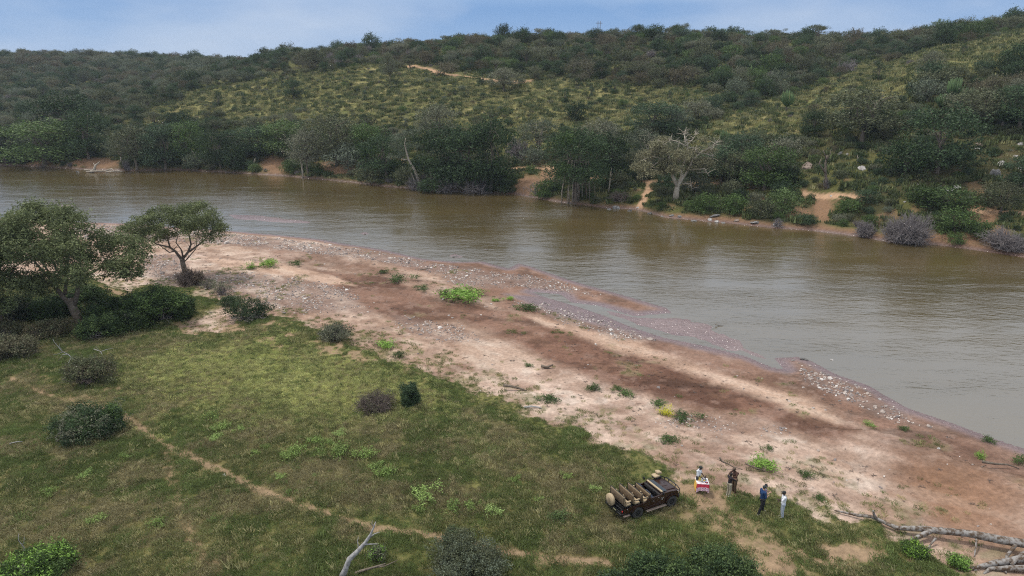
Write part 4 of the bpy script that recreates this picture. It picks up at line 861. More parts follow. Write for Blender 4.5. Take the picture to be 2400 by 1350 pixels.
LM = [(2020,390,'the white boulder'), (1888,382,'the brown outcrop'), (1932,400,'the gnarled leafless tree'), (2335,398,'the tall grey boulder'), (2225,438,'the layered slab'), (2232,215,'the topmost candelabra'), (2348,270,'the largest candelabra'), (2300,335,'the pinkish ledge'), (1583,400,'the pale giant tree'), (1350,390,'the big fig'),
      (1535,282,'the lone mid-slope tree'), (1790,400,'the broad green tree'), (2195,330,'the tall dense right-slope tree'), (2020,275,'the broad grey-olive tree'), (1262,330,'the white-trunked tree'), (1095,380,'the dark waterside grove'), (965,370,'the leaning pale trunk'), (790,335,'the big olive dome'), (640,388,'the red cutting'), (520,350,'the leaning dead trunk'),
      (385,345,'the trailing-root tree'), (230,395,'the driftwood snag'), (105,340,'the bright green bank tree'), (165,270,'the tall left crown'), (1000,163,'the hill track'), (1180,190,'the spreading thorn tree'), (1495,158,'the high thorn tree'), (1950,462,'the sandy landing'), (2125,520,'the leafless dome'), (1842,240,'the left candelabra'),
      (700,210,'the stemmed left-slope tree'), (740,140,'the high left-shoulder tree'), (450,230,'the grass slope end'), (1403,80,'the power pylon'), (1892,80,'the open-topped skyline tree'), (2172,160,'the lone dry-grass tree'), (2368,45,'the highest skyline tree'), (1250,260,'the open slope middle'), (900,250,'the slope over the grove'), (1400,230,'the grass over the fig'), (1700,300,'the grassy spur foot'), (2280,130,'the grassy spur top'), (300,170,'the far blue-grey hillside')]
inview = [k for k in items if 0 < k[7] < 2400 and k[9] > 30]; inview.sort(reverse=True); big = inview[:195]; bigset = set(id(k) for k in big)
for (_, x, y, z, r, kd, o_, p_, t_, pr) in big:
    hh = r*2*(1.5 if kd == 'upright_dark' else 1.05 if kd[:4] == 'tall' else .76)*rng.uniform(.85, 1.15)
    zone = 'on the open grassy slope' if o_ else 'along the far waterline' if t_ < 10 else 'on the dark right-hand spur' if p_ > 1700 else 'on the far blue-grey hillside at left' if (p_ < 620 and y > 300) else 'in the thick bush of the middle hill' if t_ > 60 else 'behind the riverside trees'
    th_ = ['left quarter', 'left of centre', 'right of centre', 'right quarter'][min(3, max(0, int(p_//600)))]
    tall = 'taller' if r > 2.2 else 'small' if r < 1.2 else 'medium'
    LBL.setdefault((KN[kd], zone), []).append((x, y, z, r, kd, hh, p_, pr))
ORD = {2: ['left', 'right'], 3: ['leftmost', 'middle', 'rightmost']}
def ordinals(n): return ORD.get(n) or ['leftmost']+[f'{w}-from-left' for w in ('second', 'third', 'fourth', 'fifth', 'sixth', 'seventh', 'eighth', 'ninth')][:n-2]+['rightmost']
def place_labelled(items_, plural):
    by = {}
    for q_ in items_: by.setdefault(q_[0], []).append(q_)
    for lab, L_ in by.items():
        L_.sort(key=lambda q_: q_[1]); o_ = ordinals(len(L_)) if len(L_) > 1 else ['']
        for q_, w_ in zip(L_, o_): q_[2]((f'{w_} of the '+lab.replace(*plural)) if w_ else lab)
todo = []
for (kn, zone), L_ in LBL.items():
    for (x, y, z, r, kd, hh, p_, pr) in L_:
        near = min(LM, key=lambda l: math.hypot(l[0]-p_, (l[1]-pr)*1.6)); dx, dy = p_-near[0], pr-near[1]; dd_ = math.hypot(dx, dy)
        rel = ('just ' if dd_ < 60 else '')+(('right of' if dx > 0 else 'left of') if abs(dx) > abs(dy) else ('below' if dy > 0 else 'above'))
        size = 'tall' if r > 3.2 else 'middling' if r > 2.2 else 'low'
        todo.append((f'{size} {kn} bush {rel} {near[2]}', p_, lambda lab, a=(kd, (x, y, z-.1), 2*r, hh): plant(*a, lab, 'bush', 'bushes over the hills beyond the river', 'hillside_bush')))
place_labelled(todo, (' bush ', ' bushes '))
rest = [k for k in items if id(k) not in bigset]
order = ['round_dark', 'round_olive', 'round_grey', 'round_brown', 'round_green', 'upright_dark', 'flat_thorn', 'leafless', 'tall_dark', 'tall_olive']
srcs = []; base = {}
for kd in order: base[kd] = len(srcs); srcs += [src(kd, joined(kd, v)) for v in range(len(PR[kd]))]
scatter('distant_bushes', [(k[1], k[2], k[3]-.15) for k in rest], [k[4]*2 for k in rest], srcs, [base[k[5]]+int(rng.integers(0, len(PR[k[5]]))) for k in rest], 'mass of small mixed bushes covering the hills beyond the river', 'bushes', .06)
# undergrowth on the hills
def tuft(rng, m, n, h, sp, w, lean=.5):
    V = []; F = []
    for i in range(n):
        a = rng.uniform(0, 6.283); r = sp*math.sqrt(rng.random()); x, y = r*math.cos(a), r*math.sin(a); b = rng.uniform(0, 6.283); l = h*rng.uniform(.5, 1.15); t_ = lean*rng.uniform(.2, 1)
        dx, dy = math.cos(b), math.sin(b); k = len(V); ww = w*rng.uniform(.7, 1.3)
        V += [(x-dy*ww, y+dx*ww, 0), (x+dy*ww, y-dx*ww, 0), (x+dx*l*t_*.45+dy*ww*.7, y+dy*l*t_*.45-dx*ww*.7, l*.62), (x+dx*l*t_, y+dy*l*t_, l*(1-.25*t_))]; F.append((k, k+1, k+2, k+3))
    return mesh_np('tuft', V, F, [m])
def grassmat(name, a, b, c, sc=.25, isl=.3):
    m = leafmat(name, a, b, None, sc, .3, isl); return m
GH = [leafmat('hill_grass', (.165,.158,.070,1), (.240,.222,.105,1), (.09,.105,.045,1), .3, .25, .3), leafmat('hill_herbs', (.060,.078,.028,1), (.10,.115,.045,1), (.05,.06,.03,1), .3, .25, .35)]
hs = [src('t', tuft(rng, GH[0], 46, .55, .8, .05)), src('t', tuft(rng, GH[0], 46, .42, .9, .05)), src('t', tuft(rng, GH[1], 60, .5, .8, .08)), src('t', tuft(rng, GH[1], 50, .8, .7, .09))]
NG = 60000; yy = np.sqrt(rng.uniform(95**2, 330**2, NG)); s_ = rng.uniform(-.82, .82, NG); xx = s_*yy
tt = gridval(T_, xx, yy); op = gridval(opn, xx, yy); so = gridval(soil, xx, yy); tr_ = gridval(track, xx, yy)
k = (tt > .8) & (tr_ < .25) & (so < .5) & (rng.random(NG) < np.where(op > .4, 1, .55)); xx, yy, op = xx[k], yy[k], op[k]
idx = np.where(rng.random(len(xx)) < np.where(op > .4, .74, .15), 0, 2)+rng.integers(0, 2, len(xx))
scatter('hillside_grass', np.c_[xx, yy, hz(xx, yy)-.05], rng.uniform(.7, 1.9, len(xx)), hs, idx, 'yellow-green grass and low herbs on the hills beyond the river', 'grass', .1, 3)
# ------------------------------------------------------------ near bank trees, surveyed limb by limb
rng = np.random.default_rng(31)
def custom_tree(bx, by, label, trunkpts, limbs, lobes, n, size, leafm, barkm, nm='tree', cat='tree', cl=.30, sub=20, inner=.2, flat=1.0, extra=()):
    b0 = P(bx, by); q = ppm(b0); u = lambda a, b, y=0: ((a-bx)/q, y, (by-b)/q/cP)
    t = thing(nm, b0, label, cat); mb = MB()
    for pts, r0, r1 in trunkpts: mb.tube([u(*p) for p in pts], list(np.linspace(r0, r1, len(pts))), 0, 9)
    mb.obj('trunk', M[barkm], t)
    for pts, r0, r1 in limbs:
        mb = MB(); pp = [u(*p) for p in pts]; mb.tube(pp, list(np.linspace(r0, r1, len(pp))), 0, 6)
        for k in range(7):
            i = rng.integers(0, len(pp)-1); a = Vector(pp[i]).lerp(Vector(pp[i+1]), rng.uniform(.3, 1)); d = Vector((rng.normal(), rng.normal(), abs(rng.normal())*.7+.1))*.9
            mb.tube([a, a+d*.5+Vector((0, 0, .1)), a+d], [r1*.7, r1*.5, r1*.15], 0, 4, False)
        mb.obj('limb', M[barkm], t)
    lb = [u(a, b, y)+(rx/q, rx/q*1.1, rz/q) for a, b, y, rx, rz in lobes]
    link('crown', crown_mesh('crown', rng, lb, n, size, LF[leafm], cl=cl, sub=sub, inner=inner, flat=flat, asp=3, sprig=.16), t)
    return t, u, lb
lobA = [(a, b, rng.uniform(-3.6, 3.6), rx*1.22, rz*1.3) for a, b, rx, rz in [(80,525,36,26),(120,520,36,24),(165,525,38,26),(205,540,34,26),(60,560,40,30),(110,560,42,30),(160,565,42,32),(210,575,38,30),(235,600,30,26),(35,590,36,30),(80,605,42,32),(130,610,42,32),(180,620,38,30),(220,635,30,22),
         (20,635,34,28),(60,650,38,28),(105,655,34,24),(150,655,34,24),(265,620,26,22),(290,590,28,22),(315,600,26,24),(300,625,28,20),(330,620,18,20),(275,640,26,18),(320,645,18,14),(100,535,26,20),(190,515,20,14),(140,508,20,12),(245,575,20,20)]]
custom_tree(187, 757, 'largest near tree, broad olive crown over a forked grey trunk at left', [([(190,765,0),(184,740,0),(176,715,0),(172,700,0)], .50, .34)],
    [([(178,722,0),(162,690,-.3),(150,655,-.6),(120,600,-1)], .30, .08), ([(180,718,0),(190,690,.3),(194,665,.5),(200,620,1),(205,570,1)], .27, .07), ([(192,672,.4),(215,650,.8),(250,632,1),(285,620,1.2)], .18, .05), ([(155,665,-.5),(120,648,-1),(80,630,-1.8),(45,620,-2.4)], .2, .06),
     ([(165,690,0),(160,640,1.5),(165,580,2),(160,540,2)], .2, .05), ([(196,660,.4),(180,630,-1.4),(175,580,-2)], .15, .05), ([(150,660,-.5),(130,640,.5),(95,590,1)], .15, .05)],
    lobA, 70000, .28, 'acacia', 'bark', 'thorn_tree', cl=.30, sub=15, inner=.2)
lobB = [(a, b, rng.uniform(-2.4, 2.4), rx*1.3, rz*1.35) for a, b, rx, rz in [(345,535,22,12),(365,520,24,14),(385,508,24,12),(405,520,26,16),(425,508,26,14),(450,512,28,16),(475,505,26,13),(500,512,24,14),(515,530,22,15),(525,548,16,14),(490,535,24,14),(460,540,22,12),(430,538,20,12),(395,542,22,12),(365,548,20,11),(340,552,18,9),(355,560,16,8),(380,565,16,7),(505,555,16,9),(410,555,14,8)]]
custom_tree(438, 652, 'umbrella-shaped thorn tree with open branching and debris round its foot, left of the gravel', [([(437,662,0),(436,640,0),(434,620,0),(432,606,0)], .42, .27)],
    [([(433,610,0),(420,590,0),(410,580,-.2),(385,572,-.5),(362,556,-.8)], .2, .05), ([(411,582,-.2),(412,560,-.6),(408,545,-1)], .12, .04), ([(434,608,0),(448,592,.2),(456,575,.3),(452,555,.6),(446,540,1)], .2, .05), ([(450,592,.2),(475,575,.5),(492,560,.8),(505,545,1)], .15, .04),
     ([(436,604,0),(440,585,-.6),(437,565,-1.4),(445,548,-1.6)], .12, .04), ([(428,600,0),(440,612,0),(455,600,-.6),(478,580,-1.2),(486,556,-1.4)], .12, .04), ([(420,590,0),(400,595,.6),(380,585,1.2),(355,572,1.6)], .1, .03)],
    lobB, 34000, .25, 'acacia', 'bark', 'thorn_tree', cl=.30, sub=13, inner=.15)
lobC = [(a, b, rng.uniform(-2, 2), rx, rz) for a, b, rx, rz in [(-30,560,40,34),(0,590,34,30),(5,640,30,30),(10,690,28,26),(25,715,24,22),(-30,650,40,40),(-40,720,40,34)]]
custom_tree(5, 772, 'olive tree cut by the left edge of the frame behind the largest near tree', [([(5,780,0),(0,720,0),(-10,670,0)], .4, .25)], [([(-5,690,0),(-20,640,.5),(-30,590,1)], .2, .06), ([(0,700,0),(5,660,-.5),(5,620,-1)], .15, .05)], lobC, 22000, .27, 'acacia', 'bark', 'thorn_tree')
# debris left by floods round the foot of the umbrella tree
v = P(446, 668); q = ppm(v); t = thing('flood_debris', v, 'heap of brown flood debris and dead roots piled round the umbrella tree foot', 'debris')
link('twigs', twiggy(rng, 6.2, 3.6, 3000, .024, .42, M['brown_twig']), t); V, F = leaves(rng, cloud(rng, [(-.1,0,1.2,.6,.6,1.2),(.9,0,.9,.8,.7,.7),(1.4,.1,1.2,.35,.4,.6),(-.9,0,.4,.7,.7,.4)], 2600, inner=.3), .28, asp=4); link('dry_matter', mesh_np('dry', V, F, [LF['thatch']]), t)
def nbush(lbl, bx, by, wpx, top, kinds, n=9000, size=.15, twig=0, nm='bush', k=9, squash=.85, tw='twig', z0=.15, seed=None):
    """bush close to the camera with its own crown; kinds = [(leaf kind, share)]"""
    r_ = np.random.default_rng(seed or int(bx*7+by)); v = P(bx, by); q = ppm(v); Wd = wpx/q; H = max((by-top)/q/cP-.25*Wd*sP*.5, .5)
    t = thing(nm, v, lbl, 'bush'); lb = dome_lobes(r_, Wd, H, z0, k+4, squash); lb = [(l[0], l[1], max(l[2]+r_.normal()*H*.07, l[5]*.7), l[3]*r_.uniform(.6, 1.1), l[4]*r_.uniform(.6, 1.1), l[5]*r_.uniform(.7, 1.2)) for l in lb]; mb = MB(); wood(mb, r_, (0, 0, 0), [(l[0], l[1], l[2]) for l in lb[:7]], max(.05, Wd*.014), 0, .2, .1, 5, 2); mb.obj('branches', M['bark'], t)
    for lf, sh in kinds:
        if sh > 0: link('crown', crown_mesh('crown', r_, lb, int(n*sh), size*1.05, LF[lf], cl=.27, sub=9, inner=.16, sprig=size*.8), t)
    twig = twig or int(90+60*Wd); link('twigs', twiggy(r_, Wd*1.05, H*1.08, twig, .014*max(1, Wd/3), Wd*.085, M[tw]), t)
    return t
nbush('dark green bush between the big tree trunk and the sandy hollow, largest of the thicket', 372, 752, 150, 668, [('dark',.5),('green',.5)], 26000, .19, k=12)
nbush('dark bush at the right end of the thicket, facing the sandy hollow', 432, 742, 62, 690, [('dark',.7),('green',.3)], 9000, .18)
nbush('dark bush right of the big forked trunk, in the thicket shade', 255, 748, 110, 700, [('dark',.8),('green',.2)], 14000, .18)
nbush('low dark green bush in front of the forked trunk, right side', 228, 790, 90, 738, [('dark',.6),('green',.4)], 12000, .17)
nbush('lower front bush of the thicket, below the largest one', 300, 772, 100, 722, [('dark',.6),('green',.4)], 13000, .17)
nbush('dark bush behind the big forked trunk, left side', 118, 742, 130, 690, [('dark',.8),('green',.2)], 16000, .18)
nbush('dark bush with bleached twigs at its foot, far left of the thicket', 45, 748, 100, 690, [('dark',.7),('olive',.3)], 13000, .18)
nbush('small dark bush behind the big tree, over the sand strip', 205, 705, 80, 668, [('dark',.7),('green',.3)], 8000, .18)
nbush('dark bush bent low on the sand, draped with grey dead twigs', 586, 744, 112, 708, [('dark',.8)], 9000, .15, 700)
nbush('small dark spreading bush left of the draped one on the sand', 540, 716, 58, 698, [('dark',.8),('olive',.2)], 4500, .14)
nbush('grey-topped dome bush on the edge between sand and grass', 785, 794, 82, 757, [('olive',.6),('grey',.3)], 7500, .13, 1500)
nbush('brownish leafless-looking bush in the middle of the meadow', 880, 960, 112, 910, [('brown',.28)], 9000, .10, 5200, tw='brown_twig')
nbush('narrow dark green bush standing right beside the brownish one', 961, 948, 46, 892, [('dark',1)], 9000, .12, k=7, squash=1.2, z0=.1)
nbush('rounded dusty green bush with bleached branches sticking out, left meadow', 212, 898, 122, 830, [('olive',.55),('brown',.25)], 15000, .13, 900, tw='brown_twig')
nbush('dense dark bush where the footpath passes, left meadow', 205, 1020, 150, 952, [('dark',.75),('olive',.25)], 24000, .12, 700)
nbush('brighter green end of the dense bush by the footpath', 262, 1012, 60, 948, [('green',.6),('dark',.4)], 9000, .11)
nbush('leafy bush with yellow tips in the bottom left corner', 70, 1362, 170, 1298, [('green',.7),('bright',.3)], 18000, .13)
nbush('soft feathery grey-green bush at the bottom edge, right of the dead trunk', 1092, 1360, 190, 1262, [('grey',.35),('olive',.65)], 30000, .09, k=12)
nbush('taller darker plume at the back of the feathery bush', 1070, 1290, 80, 1240, [('olive',.5),('dark',.5)], 11000, .09)
nbush('dense dark green bush at the bottom edge, below the vehicle', 1690, 1382, 185, 1288, [('dark',.55),('green',.45)], 34000, .11, k=13)
nbush('lower left part of the dense bush at the bottom edge', 1540, 1385, 170, 1308, [('dark',.6),('green',.4)], 24000, .11, k=11)
nbush('dark leafy bush at the bottom edge, far left of the dense one', 1440, 1392, 90, 1338, [('dark',.6),('green',.4)], 9000, .11)
nbush('brown reedy bush at the left edge, below the thicket', 30, 835, 110, 782, [('brown',.5),('olive',.4)], 12000, .15, 900, tw='brown_twig')
nbush('brownish shrub patch under the largest near tree', 110, 790, 100, 752, [('brown',.5),('olive',.4)], 9000, .15, 500, tw='brown_twig')
nbush('dim low shrub at the left edge beside the reedy bush', 5, 790, 90, 748, [('olive',.6),('brown',.3)], 7000, .16)
nbush('shrub of grey sticks and sparse leaves below the flood debris', 520, 690, 60, 655, [('olive',.25)], 4000, .13, 900)
nbush('grey stick shrub at the foot of the flood debris', 490, 676, 50, 650, [('olive',.15)], 4000, .13, 700)
nbush('green shrub growing in the bare rootstock below the fallen trunk', 2142, 1300, 60, 1268, [('green',.7),('bright',.3)], 4200, .10)
nbush('light green shrub behind the root end of the fallen trunk', 2245, 1330, 50, 1306, [('bright',.6),('green',.4)], 3000, .10)
nbush('grey-leaved shrub between the feathery bush and the dead trunk', 885, 1312, 42, 1284, [('bright',.3),('olive',.6)], 3200, .09)
for bx, by, wpx, tp, lf, lbl in [(1078,702,72,668,'bright','brightest green bush alone in the middle of the mud flat'),(1110,694,44,675,'bright','smaller bright shrub touching the right side of the mud-flat bush'),(1050,694,34,678,'green','dull shrub at the left side of the mud-flat bush'),
    (622,624,44,606,'bright','bright green shrub on the upper sand near the umbrella tree'),(585,630,24,620,'bright','small shrub left of the bright one on the upper sand'),(690,622,24,610,'green','small green shrub right of the bright one on the upper sand'),
    (940,660,44,645,'green','spreading shrub on the ridge above the mud, left'),(985,680,28,668,'green','small green shrub just right of the spreading ridge shrub'),(900,640,20,630,'green','little shrub left of the spreading ridge shrub'),(1240,726,44,712,'green','low green shrub on the gravel ridge right of the brightest bush'),
    (1192,702,20,694,'bright','tiny bright shrub right of the brightest bush'),(1160,706,16,698,'bright','tiny bright shrub below the brightest bush'),(905,812,40,795,'bright','loose yellow-green shrub at the meadow edge beside a dead stick'),(938,836,24,820,'dark','small dark shrub at the meadow edge'),
    (1388,914,32,900,'green','round green shrub on the lower sand, left of the pair'),(1443,914,22,903,'green','left one of a pair of small shrubs at the mud edge'),(1466,924,34,912,'green','right one of a pair of small shrubs at the mud edge'),(1544,948,30,934,'green','green shrub directly above the yellow shrub'),
    (1567,972,28,952,'yellow','bright yellow shrub on the sand'),(1608,984,46,970,'green','spreading green shrub right of the yellow one'),(1571,1034,38,1018,'green','dusty green shrub below the yellow one'),(1785,1093,52,1068,'bright','fresh green shrub behind the two couples'),
    (1885,1116,32,1100,'green','green shrub on the sand right of the fresh green one'),(1237,858,18,850,'green','small green shrub on the pale sand'),(1290,938,44,928,'green','flat green shrub patch near the fallen branch'),(2034,996,26,985,'olive','grey-green tuft on the brown bank'),
    (2116,1008,20,996,'green','small shrub right of the grey-green tuft'),(2315,1034,26,1020,'green','green shrub at the waterline near the right edge'),(2300,1076,20,1058,'bright','small bright shrub on the cut bank'),(2396,1088,34,1072,'green','green shrub on the cut bank at the right edge'),
    (1797,1052,20,1044,'green','tiny green shrub above the fresh green one'),(1306,1220,40,1192,'green','blue-green broad-leaved plant in the meadow left of the vehicle'),(1920,1168,24,1160,'green','tiny shrub right of the people')]:
    v = P(bx, by); q = ppm(v); plant({'bright':'low_bright','green':'low_green','yellow':'low_yellow','dark':'low_green','olive':'low_forb'}[lf], v, wpx/q*1.15, max((by-tp)/q/cP*.95, .3), lbl, 'shrub', None, 'small_shrub')
FB = [(490,985,34,'left'),(520,1006,36,'left'),(505,1030,30,'left'),(560,1010,22,'left'),(688,1068,52,'middle'),(625,1050,20,'middle'),(742,1036,30,'middle'),(788,1064,52,'middle'),(768,1042,24,'middle'),(858,1070,46,'middle'),(800,1022,26,'middle'),(905,1112,42,'middle'),(878,1100,30,'middle'),(1003,1172,56,'middle'),(985,1196,26,'middle'),
      (1070,1200,44,'right'),(1110,1195,28,'right'),(1152,1204,40,'right'),(230,1222,34,'left'),(366,1234,32,'left'),(112,1160,30,'left'),(200,1120,30,'left'),(290,1075,26,'left'),(680,1160,20,'middle'),(1330,1120,24,'right'),(660,1120,22,'middle'),(1260,1175,20,'right'),(1205,1130,26,'right'),(1390,1150,26,'right'),(595,1068,22,'middle')]
NLM = [(215,985,'the dense bush by the footpath'), (490,985,'the left herb patch'), (1003,1165,'the big lone herb clump'), (1090,1290,'the feathery bush'), (880,935,'the brownish bush'), (400,1065,'the footpath fork'), (790,1050,'the middle herb drift'), (1500,1160,'the vehicle'), (70,1320,'the corner bush'), (870,1240,'the tall dead branch'), (650,1180,'the middle of the footpath'), (1306,1205,'the blue-green plant'), (430,1230,'the side path')]
todo = []
for i, (bx, by, wpx, wh) in enumerate(FB):
    v = P(bx, by); q = ppm(v); nr = min(NLM, key=lambda l: math.hypot(l[0]-bx, (l[1]-by)*1.5) if abs(l[0]-bx)+abs(l[1]-by) > 14 else 1e9); dx, dy = bx-nr[0], by-nr[1]
    rel = ('just ' if math.hypot(dx, dy) < 60 else '')+(('right of' if dx > 0 else 'left of') if abs(dx) > abs(dy) else ('below' if dy > 0 else 'above'))
    todo.append((f'{"large" if wpx > 40 else "medium" if wpx > 26 else "small"} pale green herb clump {rel} {nr[2]}', bx, lambda lab, a=('low_forb', v, wpx/q, wpx/q*.62): plant(*a, lab, 'herb', 'pale green herb clumps in the meadow', 'herb_clump')))
place_labelled(todo, (' clump ', ' clumps '))
# bleached dead branches
def deadbranch(lbl, bx, by, paths, m='grey_wood', nm='dead_branch', lift=0):
    b0 = P(bx, by, lift); q = ppm(b0); mb = MB()
    for pts, r0, r1 in paths:
        pp = [((a-bx)/q, y, (by-b)/q/cP) for a, b, y in pts]; mb.tube(pp, list(np.linspace(r0, r1, len(pp))), 0, 6)
    o = mb.obj(nm, M[m]); o.location = b0; return tag(o, lbl, 'dead branch')
deadbranch('tall bleached bare tree branch leaning right out of the bottom edge', 800, 1355, [([(796,1362,0),(810,1335,0),(822,1305,0),(842,1285,0),(862,1262,0),(876,1240,0),(884,1222,0),(889,1208,0)], .19, .02), ([(868,1254,0),(882,1243,.1),(896,1240,.2)], .04, .01), ([(858,1266,0),(875,1262,-.1),(895,1258,-.2)], .05, .01), ([(884,1222,0),(880,1212,0),(882,1205,0)], .02, .006), ([(846,1282,0),(842,1262,.2),(846,1252,.2)], .03, .01)], nm='dead_branch')
deadbranch('dark crooked dead branch lying right of the tall bleached one', 860, 1345, [([(815,1352,0),(845,1338,0),(875,1328,0),(905,1318,0)], .1, .03), ([(875,1328,0),(900,1335,.3),(930,1325,.5)], .05, .015)], 'bark')
deadbranch('white forked twigs sticking up left out of the dusty green bush', 175, 855, [([(180,856,0),(165,838,0),(152,830,0),(138,808,0),(136,800,0)], .045, .012), ([(165,838,0),(148,840,.2),(132,858,.3)], .035, .01), ([(152,832,0),(142,836,0),(130,838,0)], .025, .008), ([(170,845,0),(160,872,-.6),(157,880,-.8)], .03, .01), ([(152,828,0),(148,818,0),(150,812,0)], .02, .006)], lift=.3)
deadbranch('white forked twigs on the right top of the dusty green bush', 240, 845, [([(225,832,0),(240,838,0),(255,833,0),(270,830,0)], .035, .01), ([(240,838,0),(246,846,-.2)], .03, .01), ([(236,834,0),(230,826,0)], .02, .006)], lift=.6)
deadbranch('bleached twig standing out of the bottom left bush', 62, 1310, [([(64,1318,0),(68,1300,0),(60,1282,0),(54,1270,0),(58,1252,0)], .04, .008), ([(66,1300,0),(56,1298,.1),(50,1305,.2)], .025, .008), ([(60,1282,0),(66,1272,0),(70,1260,0)], .02, .005)], lift=.2)
deadbranch('bleached twigs at the foot of the leftmost thicket bush', 95, 745, [([(105,752,0),(92,738,0),(78,730,0)], .05, .012), ([(98,745,0),(88,748,.2),(72,740,.3)], .04, .01), ([(110,750,0),(124,738,0),(128,730,0)], .04, .01)], lift=.2)
deadbranch('curved pale stick lying in the meadow at the left edge', 35, 1044, [([(12,1050,0),(28,1042,0),(45,1038,0),(55,1038,0)], .05, .015)], lift=.12)
deadbranch('weathered brown log lying on the sand near the meadow edge', 1215, 915, [([(1180,905,0),(1200,908,0),(1222,914,0),(1248,926,0)], .13, .05), ([(1205,909,0),(1215,905,0)], .05, .02)], 'bark', 'driftwood_log', .1)
deadbranch('short dark driftwood chunk with an upturned end on the pale sand', 1282, 864, [([(1268,860,0),(1282,863,0),(1296,857,0)], .15, .07), ([(1275,864,0),(1290,866,0)], .08, .05)], 'bark', 'driftwood_log', .1)
deadbranch('dead forked branch lying behind the embracing couple', 1715, 1100, [([(1684,1074,0),(1690,1084,0),(1705,1090,0),(1718,1098,0),(1740,1104,0)], .07, .02), ([(1688,1082,0),(1678,1079,0)], .03, .01)], 'bark', lift=.12)
deadbranch('long thin dead branch lying on the sand between couple and fresh shrub', 1790, 1105, [([(1745,1088,0),(1765,1098,0),(1790,1106,0),(1815,1122,0),(1850,1140,0)], .06, .02), ([(1765,1098,0),(1755,1092,0)], .03, .01)], 'bark', lift=.1)
deadbranch('dead stick beside the loose yellow-green shrub at the meadow edge', 905, 815, [([(880,808,0),(898,814,0),(918,818,0)], .06, .03)], 'bark', lift=.12)
deadbranch('short dark stick on the gravel above the mud', 1000, 633, [([(985,634,0),(998,632,0),(1007,629,0)], .07, .03)], 'bark', lift=.1)
deadbranch('thin stick standing in the shallow pool', 1690, 764, [([(1676,762,0),(1684,765,0),(1694,765,0)], .05, .02)], 'bark', lift=.1)
deadbranch('grey flat dead root on the meadow edge bank', 1255, 958, [([(1228,958,0),(1245,955,0),(1262,957,0),(1282,968,0)], .10, .04)], 'grey_wood', lift=.1)
deadbranch('dark root sticking from the cut bank near the right edge', 2350, 1098, [([(2300,1085,0),(2330,1090,0),(2360,1092,0),(2388,1102,0)], .10, .03), ([(2290,1102,0),(2310,1094,0)], .06, .02)], 'bark', lift=.12)
# fallen trunk, right
b0 = P(2130, 1262); q = ppm(b0); bx, by = 2130, 1262
uu = lambda a, b, z=0: (lambda w_: (w_.x-b0.x, w_.y-b0.y, w_.z-b0.z+z))(P(a, b))
t = thing('fallen_tree', b0, 'long fallen tree trunk with flaking whitish bark lying across the sand at right', 'fallen tree')
fw = grained('flaking_bark', (.28,.265,.25,1), (.095,.066,.045,1), 4.2, .9, 1.0, 9, .2, .42, .58)
def rough_tube(pts, rs, m, nm, n=14, seg=.10, amp=.07):
    pts = [Vector(p) for p in pts]; P2 = []; R2 = []
    for i in range(len(pts)-1):
        L_ = (pts[i+1]-pts[i]).length; k = max(2, int(L_/seg))
        for j in range(k): f = j/k; P2.append(pts[i].lerp(pts[i+1], f)); R2.append(rs[i]*(1-f)+rs[i+1]*f)
    P2.append(pts[-1]); R2.append(rs[-1]); s0 = rng.uniform(0, 99)
    P2 = [p+Vector((0, 0, .03*math.sin(i*.13+s0))) for i, p in enumerate(P2)]
    mb = MB(); mb.tube(P2, R2, 0, n)
    V = np.array(mb.V); ax = np.repeat(np.array([tuple(p) for p in P2]), n, 0); d = V-ax; rr = np.linalg.norm(d, axis=1, keepdims=True)+1e-6
    th = np.tile(np.arange(n), len(P2)); nn = vnoise(th*.9, np.repeat(np.arange(len(P2)), n)*.22+s0, 5)*.6+vnoise(th*.5, np.repeat(np.arange(len(P2)), n)*.12+s0, 9)*.8-.7
    V = ax+d*(1+nn[:, None]*amp*2); mb.V = [tuple(v) for v in V]; o = mb.obj(nm, m, t); return o
trunk = [(1955,1199,.10),(1985,1209,.18),(2010,1216,.22),(2040,1220,.25),(2070,1233,.25),(2100,1247,.30),(2125,1252,.42),(2160,1256,.50),(2200,1264,.55),(2260,1272,.60),(2320,1284,.65),(2380,1296,.70),(2460,1312,.75)]
rough_tube([uu(*p) for p in trunk], [.04,.07,.09,.10,.10,.13,.15,.17,.19,.21,.23,.24,.26], fw, 'trunk')
rough_tube([uu(2118,1275,.12), uu(2150,1272,.35), uu(2180,1262,.55), uu(2205,1262,.6)], [.05,.13,.16,.16], fw, 'limb')
rough_tube([uu(2052,1224,.25), uu(2045,1222,.5), uu(2042,1222,.75)], [.09,.07,.05], fw, 'broken_stub', 8)
rough_tube([uu(2284,1282,.5), uu(2285,1292,.3), uu(2283,1306,.05)], [.06,.05,.02], fw, 'hanging_branch', 8)
rough_tube([uu(2190,1275,.4), uu(2180,1282,.2), uu(2172,1290,.02)], [.07,.05,.02], fw, 'hanging_branch', 8)
rough_tube([uu(2400,1300,.7), uu(2375,1298,.6), uu(2358,1312,.3), uu(2356,1345,.05)], [.14,.11,.08,.05], fw, 'root', 9)
rough_tube([uu(2440,1330,.5), uu(2390,1322,.35), uu(2330,1328,.25), uu(2275,1337,.08)], [.24,.20,.16,.06], fw, 'root', 12)
rough_tube([uu(2440,1345,.3), uu(2380,1340,.2), uu(2320,1336,.12), uu(2305,1345,.03)], [.2,.16,.1,.05], fw, 'root', 10)
rough_tube([uu(2420,1310,.7), uu(2390,1318,.5), uu(2368,1335,.3)], [.16,.12,.08], fw, 'root', 10)
